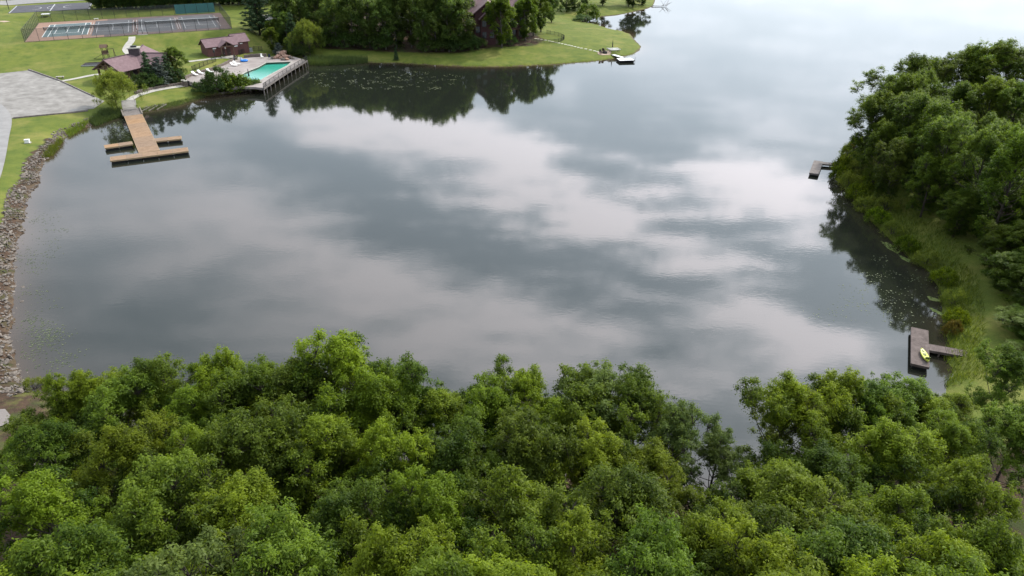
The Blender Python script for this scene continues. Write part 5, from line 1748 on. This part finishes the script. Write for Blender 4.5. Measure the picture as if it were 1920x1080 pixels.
# rock feature
k = 0
for px, py, s, mt in ((516, 110, .8, 'boulder'), (521, 109, 1.0, 'boulder'), (527, 110.5, .8, 'boulder'), (530, 107, 1.2, 'boulder'), (536, 109, 1.1, 'boulder'), (533, 104, 1.1, 'boulder'), (541, 108, .9, 'boulder'), (545, 110, .8, 'stone'), (525, 105, .9, 'stone'),
                      (538, 112.5, .7, 'boulder'), (531, 113, .7, 'stone'), (549, 111, .7, 'stone'), (511, 110.5, .6, 'stone')):
    me = make_stone(950 + k); me.materials.append(MAT[mt])
    o = link(bpy.data.objects.new('feature_rock', me)); p = G(px, py, DECK_Z)
    o.location = (p[0], p[1], DECK_Z + s * .3 + (.5 if py < 108 else 0)); o.scale = (s, s, s); o.rotation_euler = (0, .2 * rng.normal(), rng.uniform(0, 6))
    tag(o, '%s boulder of the poolside rock feature, %s in order from the pool house side' % ('reddish' if mt == 'boulder' else 'grey', ordinal(k)), 'boulder', 'rocks of the pool waterfall'); k += 1
for px, py, lb in ((492, 109, 'white patio chair at the pool house end of the deck'), (506, 110, 'dark blue and white patio chair by the pool rocks')):
    t = thing('patio_chair', G(px, py, DECK_Z + .003), rng.uniform(0, 3), lb, 'chair')
    mt = MAT['white'] if px < 500 else MAT['navy']
    MB().box((0, 0, .42), (.6, .6, .07)).build('seat', mt, t)
    MB().box((0, .28, .8), (.6, .08, .75)).build('backrest', mt, t)
    for x in (-.25, .25):
        for y in (-.25, .25): MB().box((x, y, .2), (.05, .05, .4)).build('leg', MAT['white'], t)

# ------------------------------------------------------------------ docks
def plank_deck(m, o, u, v, L, W, z, th=.06, pw=.16, gap=.012):
    """boards laid across a rectangle: o origin, u unit along, v unit across"""
    n = int(L / pw)
    pw = L / n
    for i in range(n):
        a = i * pw + gap / 2
        c = [o + u * a, o + u * (a + pw - gap), o + u * (a + pw - gap) + v * W, o + u * a + v * W]
        zz = z + random.uniform(-.004, .004)
        m.prism([(q[0], q[1]) for q in c], zz - th, zz)
    return m


def rect_dock(par, a, b, W, z, mat, edge, floats=True, name='deck_section', sect=3.0, side=1, org=None):
    """dock run from a to b (xy), W wide to the left of travel, split into sections"""
    a, b = np.array(a[:2]), np.array(b[:2])
    u = (b - a); L = np.linalg.norm(u); u = u / L
    v = np.array([-u[1], u[0]]) * side
    n = max(1, int(round(L / sect)))
    og = np.array(par.location[:2])
    a = a - og
    for i in range(n):
        o = a + u * (L * i / n + .01)
        m = MB(); plank_deck(m, o, u, v, L / n - .02, W, z - par.location.z)
        m.build(name, mat, par)
    zz = z - par.location.z
    for off, ext in ((-.03, 0), (W + .03, 0)):
        p, q = a + v * off, a + u * L + v * off
        MB().beam((*p, zz - .12), (*q, zz - .12), .05, .26).build('fascia', edge, par)
    for e_ in (-.03, L + .03):
        p, q = a + u * e_, a + u * e_ + v * W
        MB().beam((*p, zz - .12), (*q, zz - .12), .05, .26).build('fascia', edge, par)
    if floats:
        for i in range(n):
            c = a + u * (L * (i + .5) / n) + v * W / 2
            MB().box((c[0], c[1], zz - .42), (L / n * .9, W * .84, .5), math.atan2(u[1], u[0])).build('float', MAT['float'], par)


DZ = .62
dk = thing('floating_dock', (*G(250, 260)[:2], 0), 0, 'tan timber floating dock shaped like a letter H on the lake', 'dock')
s0, s1 = G(233, 218, DZ)[:2], G(262, 216.5, DZ)[:2]
e0, e1 = G(261, 287, DZ)[:2], G(293, 283, DZ)[:2]
gw = 3.3
ud = (e0 - s0) / np.linalg.norm(e0 - s0)
rect_dock(dk, s0, e0, gw, DZ, MAT['dock_new'], MAT['dock_edge'], name='walkway_section', sect=3.6)
pf = np.array([-ud[1], ud[0]])
vv = -pf if False else pf
A1 = G(207, 301.5, DZ)[:2]; B1 = G(353, 283, DZ)[:2]
ux_ = (B1 - A1) / np.linalg.norm(B1 - A1)
rect_dock(dk, A1, B1, 2.3, DZ + .006, MAT['dock_new'], MAT['dock_edge'], sect=2.6)
A2 = G(197, 277.5, DZ)[:2]; B2 = G(249, 270, DZ)[:2]
rect_dock(dk, A2, B2, 1.9, DZ + .003, MAT['dock_new'], MAT['dock_edge'], name='finger_section', sect=2.6)
A3 = G(287.5, 265.3, DZ)[:2]; B3 = G(339.5, 260, DZ)[:2]
rect_dock(dk, A3, B3, 1.9, DZ + .003, MAT['dock_new'], MAT['dock_edge'], name='finger_section', sect=2.6)
# ramp from the lawn
r0, r1 = T(238, 199)[:2], s0
rampd = (s0 - T(232, 203)[:2])
rt = thing('dock_ramp', (*s0, 0), 0, 'grey boarded ramp joining the tan dock to the shore', 'ramp')
uL = -ud
m = MB()
zs = [DZ - .03, DZ + .02, max(hz(*(s0 + uL * 5.2 + vv * 1.5)), DZ) + .12]
for i in range(40):
    a, b = i * .13, i * .13 + .12
    za = np.interp(a, [0, 2.0, 5.2], zs)
    c = [s0 - s0 + uL * a, uL * b, uL * b + vv * gw, uL * a + vv * gw]
    m.prism([(q[0], q[1]) for q in c], za - .06, za)
m.build('ramp_boards', MAT['ramp_grey'], rt)
for off in (-.12, gw + .12):
    q0, q1 = vv * off, uL * 5.2 + vv * off
    MB().beam((*q0, zs[0] + .06), (*q1, zs[2] + .06), .2, .3).build('kerb_timber', MAT['stone_pale'], rt)
ribbon('dock_path', [np.array([*(s0 + uL * 5.0 + vv * gw / 2)]), np.array([*(s0 + uL * 7.5 + vv * gw / 2)]), T(241, 188)[:2]], 2.8, MAT['gravel'], .07)
for px, py, lb in ((271, 204.5, 'pair of wooden boat skids nearest the tan dock'), (287, 201.5, 'middle pair of wooden boat skids on the lawn shore'), (302, 199.5, 'pair of wooden boat skids farthest from the tan dock')):
    p = T(px, py)
    t = thing('boat_skid', p, rad(-22), lb, 'boat skid', 'boat skids on the lawn shore')
    for s in (-.4, .4): MB().beam((s, 1.2, .25), (s, -1.7, -p[2] + .05), .16, .18).build('skid_timber', MAT['stone_pale'], t)
    MB().box((0, .9, .1), (1.0, .12, .14)).build('cross_timber', MAT['dock_grey'], t)
# grey L dock
ld = thing('fishing_dock', (*G(1530, 315)[:2], 0), 0, 'weathered grey L-shaped dock at the right point', 'dock')
a, b = G(1518, 324, .5)[:2], G(1527, 301, .5)[:2]
u = (b - a) / np.linalg.norm(b - a)
rect_dock(ld, a, b, 1.35, .5, MAT['dock_grey'], MAT['dock_grey'], side=-1, name='platform_section', sect=3.4)
a2 = b + np.array([u[1], -u[0]]) * 1.38 - u * 1.25
b2 = G(1571, 309.5, .5)[:2]
rect_dock(ld, a2, b2, 1.0, .503, MAT['dock_grey'], MAT['dock_grey'], name='walkway_section', sect=2.0, floats=False)
for q in (a2, (a2 + b2) / 2):
    MB().tube([(q[0] - ld.location.x, q[1] - ld.location.y, -1.2), (q[0] - ld.location.x, q[1] - ld.location.y, .45)], .08, 7).build('pile', MAT['dock_grey'], ld)
# brown T dock
td = thing('boat_dock', (*G(1722, 650)[:2], 0), 0, 'dark brown T-shaped dock with a kayak on the right bank', 'dock')
TZ = .6
a, b = G(1709, 681, TZ)[:2], G(1709.5, 613.5, TZ)[:2]
u = (b - a) / np.linalg.norm(b - a)
rect_dock(td, a, b, 1.5, TZ, MAT['dock_brown'], MAT['dock_brown'], side=-1, name='platform_section', sect=3.6)
a2 = G(1736, 655, TZ)[:2]; b2 = G(1815, 669, TZ)[:2]
rect_dock(td, a2, b2, 1.15, TZ + .003, MAT['dock_brown'], MAT['dock_brown'], name='walkway_section', sect=2.2, floats=False)
for k in range(3):
    q = a2 + (b2 - a2) * k / 3 - np.array(td.location[:2])
    MB().tube([(q[0], q[1], -1.5), (q[0], q[1], .5)], .09, 7).build('pile', MAT['dock_brown'], td)


def make_kayak(loc, ang, L, W, label, mat, group=None, seats=True, name='kayak'):
    t = thing(name, loc, ang, label, 'kayak', group)
    st, V, F = 15, [], []
    prof = []
    for i in range(st):
        s = -1 + 2 * i / (st - 1)
        w = W / 2 * max(.03, (1 - abs(s) ** 2.3)) ** .8
        rock = .10 * abs(s) ** 3
        prof.append((s * L / 2, w, rock))
    m = MB()
    for x, w, r in prof:
        V += [(x, -w, .27 + r), (x, -w * .92, .12 + r), (x, 0, .0 + r), (x, w * .92, .12 + r), (x, w, .27 + r), (x, w * .78, .29 + r), (x, 0, .21 + r), (x, -w * .78, .29 + r)]
    for i in range(st - 1):
        for k in range(8):
            F.append((i * 8 + k, i * 8 + (k + 1) % 8, (i + 1) * 8 + (k + 1) % 8, (i + 1) * 8 + k))
    m.add(V, F + [tuple(range(8)), tuple((st - 1) * 8 + k for k in range(7, -1, -1))])
    hull = m.build('hull', mat, t, smooth=True)
    bm = bmesh.new(); bm.from_mesh(hull.data); bmesh.ops.recalc_face_normals(bm, faces=bm.faces); bm.to_mesh(hull.data); bm.free()
    if seats:
        for x in (-.75, -.1, .55):
            MB().box((x, 0, .255), (.34, W * .5, .06)).build('foot_well', MAT['kayak_in'], t, bevel=.02)
        MB().slab([(.9, -.2, .55), (.78, -.2, .27), (.78, .2, .27), (.9, .2, .55)], .05).build('seat_back', MAT['kayak_in'], t)
        for s in (-1, 1): MB().tube([(s * L * .44, 0, .36), (s * L * .46, 0, .42), (s * L * .48, 0, .38)], .02, 5).build('carry_handle', MAT['fence_dark'], t)
    return t


kA, kB = G(1726.5, 652, TZ + .25), G(1742, 680, TZ + .25)
kc = (kA + kB) / 2
kd = kB - kA
make_kayak((kc[0], kc[1], TZ + .02), math.atan2(kd[1], kd[0]), float(np.linalg.norm(kd)) * .86, .60, 'bright yellow kayak lying on the brown dock', MAT['kayak'])

# ------------------------------------------------------------------ lake house
HB = T(912, 82)
lh = thing('lake_house', (HB[0], HB[1], HB[2] - .3), rad(6), 'tall dark red-brown lake house with brown gable roofs', 'house')
gable_block(lh, -5.2, 12.5, 5.5, 14.5, 8.6, 3.0, MAT['house_wall'], MAT['roof'], .6)
# front gable wing facing the lake
def front_gable(x0, x1, y0, y1, zt, rise, over=.7):
    xm = (x0 + x1) / 2
    m = MB().prism([(x0, y0), (x1, y0), (x1, y1), (x0, y1)], -.8, zt)
    m.add([(x0, y0, zt), (x1, y0, zt), (xm, y0, zt + rise), (x0, y0 + .2, zt), (x1, y0 + .2, zt), (xm, y0 + .2, zt + rise)], [(0, 1, 2), (5, 4, 3), (0, 3, 4, 1), (1, 4, 5, 2), (2, 5, 3, 0)])
    m.build('wall', MAT['house_wall'], lh)
    k = rise / ((x1 - x0) / 2)
    for s in (-1, 1):
        xe = xm + s * ((x1 - x0) / 2 + over); ze = zt - over * k + .16
        q = [(xm, y0 - 1.0, zt + rise + .16), (xm, y1 + 3, zt + rise + .16), (xe, y1 + 3, ze), (xe, y0 - 1.0, ze)]
        if s > 0: q = q[::-1]
        MB().slab(q, .2).build('roof_slope', MAT['roof'], lh)


front_gable(-3.2, 4.2, 0, 6.5, 8.9, 2.9)
front_gable(-1.6, 2.6, -1.3, 1.0, 7.6, 1.9, .6)
MB().prism([(-3.6, -.4), (4.6, -.4), (4.6, .0), (-3.6, .0)], -.8, 1.5).build('stone_base', MAT['stone_wall'], lh)
for x, z, w, h_ in ((-2.4, 4.2, 1.1, 1.7), (3.4, 4.2, 1.0, 1.7), (-.6, 6.0, 1.1, 1.6), (1.6, 6.0, 1.1, 1.6), (-.6, 2.9, 1.1, 1.6), (1.6, 2.9, 1.1, 1.6)):
    y = -.06 if abs(x - .5) > 2.2 else -1.36
    f_ = MB().box((x, y, z), (w + .2, .1, h_ + .2)).build('window', MAT['timber_dark'], lh)
    MB().box((x, y - .06, z), (w, .03, h_)).build('pane', MAT['glass'], f_)
    MB().box((x, y - .09, z), (.06, .03, h_)).build('mullion', MAT['timber_dark'], f_)
for k in range(3):
    x = 6.0 + 2.4 * k
    f_ = MB().box((x, 5.44, 5.6), (1.6, .1, 1.8)).build('window', MAT['timber_dark'], lh)
    MB().box((x, 5.36, 5.6), (1.4, .03, 1.6)).build('pane', MAT['glass'], f_)
    f_ = MB().box((x, 5.44, 2.2), (1.6, .1, 2.2)).build('window', MAT['timber_dark'], lh)
    MB().box((x, 5.36, 2.2), (1.4, .03, 2.0)).build('pane', MAT['glass'], f_)
MB().box((8.4, 4.2, 3.7), (8, 2.8, .2)).build('porch_deck', MAT['timber'], lh)
for k in range(4): MB().box((4.8 + 2.4 * k, 2.95, 1.5), (.2, .2, 4.4)).build('porch_post', MAT['timber'], lh)
MB().beam((4.6, 2.85, 4.7), (12.3, 2.85, 4.7), .08, .1).build('porch_rail', MAT['timber'], lh)
MB().box((9.5, 10.6, 11.6), (1.3, 1.3, 2.6)).build('chimney', MAT['stone_dark'], lh)
t = thing('satellite_dish', tuple(lh.matrix_basis @ Vector((-5.9, 6.0, 7.2))), .2, 'round white dish on the corner of the lake house', 'satellite dish')
MB().lathe([(.0, .0), (.35, .06), (.62, .2), (.6, .22), (.3, .1), (0, .05)], 16).build('reflector', MAT['white'], t, smooth=True).rotation_euler = (rad(65), 0, 0)
MB().tube([(0, 0, 0), (.2, .3, -.1), (.7, .4, -.3)], .04, 6).build('bracket', MAT['metal'], t)
# cabin half hidden in the wood
cp_ = T(768, 62)
cb = thing('cabin', (cp_[0], cp_[1], cp_[2] - .2), rad(-8), 'small cabin half hidden among the far wood trees', 'building')
gable_block(cb, -3.5, 3.5, 0, 6, 3.2, 1.8, MAT['house_wall'], MAT['concrete'], .6)
d_ = MB().box((1.4, -.05, 1.05), (1.0, .1, 2.1)).build('door', MAT['white'], cb)
f_ = MB().box((-1.2, -.05, 1.7), (1.2, .1, 1.1)).build('window', MAT['white'], cb)
MB().box((-1.2, -.12, 1.7), (1.0, .03, .9)).build('pane', MAT['glass'], f_)
# stepping stones to the patio
sp = thing('stone_path', T(1005, 72), 0); tag(sp, kind='structure')
Q = smooth_line([p[:2] for p in TT((1004, 72.5), (1030, 77), (1060, 83.5), (1090, 90.5), (1120, 97))], 1.05)
fl = [MB().prism([(.52 * math.cos(a) * (1 + .12 * math.sin(3 * a + k)), .42 * math.sin(a) * (1 + .1 * math.cos(2 * a + k))) for a in np.linspace(0, 6.283, 9)[:-1]], -.1, .05).mesh('flagstone', MAT['flag']) for k in range(4)]
for i, q in enumerate(Q):
    o = link(bpy.data.objects.new('flagstone', fl[i % 4])); o.parent = sp
    o.location = Vector((q[0], q[1], hz(*q) + .03)) - sp.location; o.rotation_euler = (0, 0, rng.uniform(0, 6))
drape('patio', TT((1120, 99), (1128, 96), (1142, 95), (1147, 99), (1144, 103), (1130, 104), (1122, 102.5)), MAT['soil_patio'], .06, .8)
t = thing('fire_pit', T(1134, 100), 0, 'dark round fire pit on the lakeside patio', 'fire pit')
MB().lathe([(.45, 0), (.62, .5), (.7, .5), (.72, 0)], 14).build('bowl', MAT['fence_dark'], t)
MB().lathe([(0, .36), (.5, .36)], 14).build('ash', MAT['rubber'], t)
for px, py, a, lb in ((1127, 101.5, .5, 'dark patio chair left of the fire pit'), (1132, 98, 2.6, 'dark patio chair behind the fire pit')):
    t = thing('patio_chair', T(px, py) + (0, 0, .06), a, lb, 'chair', 'chairs by the fire pit')
    MB().box((0, 0, .4), (.75, .7, .09)).build('seat', MAT['timber_dark'], t)
    MB().slab([(-.36, .32, .42), (.36, .32, .42), (.36, .55, 1.15), (-.36, .55, 1.15)], .06).build('backrest', MAT['timber_dark'], t)
    for x in (-.35, .35):
        MB().box((x, 0, .62), (.1, .8, .05)).build('armrest', MAT['timber_dark'], t)
        for y in (-.32, .32): MB().box((x, y, .29), (.07, .07, .6)).build('leg', MAT['timber_dark'], t)
t = thing('kayak_rack', T(1150, 98), rad(10), 'low dark timber rack holding pale canoes by the patio', 'rack')
for x in (-1.2, 1.2):
    for y in (-1.5, 0.0, 1.5): MB().box((x, y, .3), (.12, .12, .6)).build('post', MAT['timber_dark'], t)
    MB().box((x, 0, .62), (.12, 3.4, .1)).build('crossbar', MAT['timber_dark'], t)
RK = t
for k, y in enumerate((1.2, 0.0, -1.2)):
    q = RK.matrix_basis @ Vector((0, y, .67))
    make_kayak(tuple(q), rad(10) + .06 * (k - 1), 3.5, .6, 'pale grey kayak on the patio rack, %s from the lake' % ordinal(2 - k), MAT['boards'], 'kayaks on the patio rack', False)
t = thing('closed_umbrella', T(1148, 94.5), 0, 'tall closed dark green umbrella behind the kayak rack', 'umbrella')
MB().tube([(0, 0, 0), (0, 0, 2.9)], .04, 6).build('pole', MAT['fence_dark'], t)
MB().lathe([(.1, .9), (.17, 1.1), (.12, 2.0), (.0, 2.9)], 8).build('canopy', MAT['fence_dark'], t)
wd = thing('white_dock', (*G(1175, 108)[:2], 0), 0, 'white platform dock off the lake house lawn', 'dock')
a, b = G(1162, 113.8, .6)[:2], G(1190, 113, .6)[:2]
rect_dock(wd, a, b, 3.4, .6, MAT['dock_white'], MAT['float'], name='platform_section', sect=2.4)
a, b = T(1146, 104)[:2], G(1165, 108.5, .6)[:2]
rect_dock(wd, a, b, 1.2, .64, MAT['dock_white'], MAT['float'], name='gangway_section', sect=2.4, floats=False)
for px, py in ((1162, 114.5), (1190.5, 113.5)):
    q = G(px, py)[:2] - np.array(wd.location[:2])
    MB().tube([(*q, -1.5), (*q, 1.0)], .05, 6).build('pile', MAT['metal'], wd)
# fallen bare tree in the water
p = G(1226, 12.5)
t = thing('fallen_tree', p, 0, 'bare grey fallen tree lying in the water off the far point', 'fallen tree')
MB().tube([(-1, 0, .3), (2.5, -.3, .25), (5.2, -.6, .3)], [.16, .12, .07], 6).build('trunk', MAT['deadwood'], t)
for i, (x, dx, dy, dz) in enumerate(((3, 1.4, -2.2, .9), (3.6, 2.4, 3, 2.6), (4.4, 2.2, -1.6, 1.6), (4.6, 2.4, 4.5, 2.2), (5.0, 2.6, 1.2, 1.5), (5.2, 2.4, 6, 3.2), (4.0, -1.2, 3.6, 2.3))):
    MB().tube([(x, -.5, .3), (x + dx * .5, -.5 + dy * .5, .3 + dz * .6), (x + dx, -.5 + dy, .3 + dz)], [.09, .06, .03], 5).build('branch', MAT['deadwood'], t)

# things glimpsed on the floor of the near woods
drape('boat_landing', [T(-40, 770), T(10, 768), T(20, 780), T(16, 797), T(-10, 803), T(-50, 800)], MAT['ramp_grey'], .08, .8)
t = thing('stone_foundation', T(78, 868), rad(20), 'ruined reddish stone foundation glimpsed between the near trees', 'foundation')
for k in range(9):
    o = child('stone', stones[k], t, (rng.uniform(-1.8, 1.8), rng.uniform(-1.2, 1.2), .15), (0, 0, rng.uniform(0, 6)), (.9, .8, .5))
for k, (px, py, s) in enumerate(((80, 840, .5), (92, 846, .4), (20, 862, .5), (30, 868, .35), (100, 925, .5), (70, 930, .4))):
    o = link(bpy.data.objects.new('boulder', stones[(k * 3) % 10])); o.location = T(px, py) + (0, 0, .15); o.scale = (s, s, s * .7)
    tag(o, 'pale boulder on the floor of the near woods, %s from the lake' % ordinal(k), 'boulder', 'boulders under the near trees')
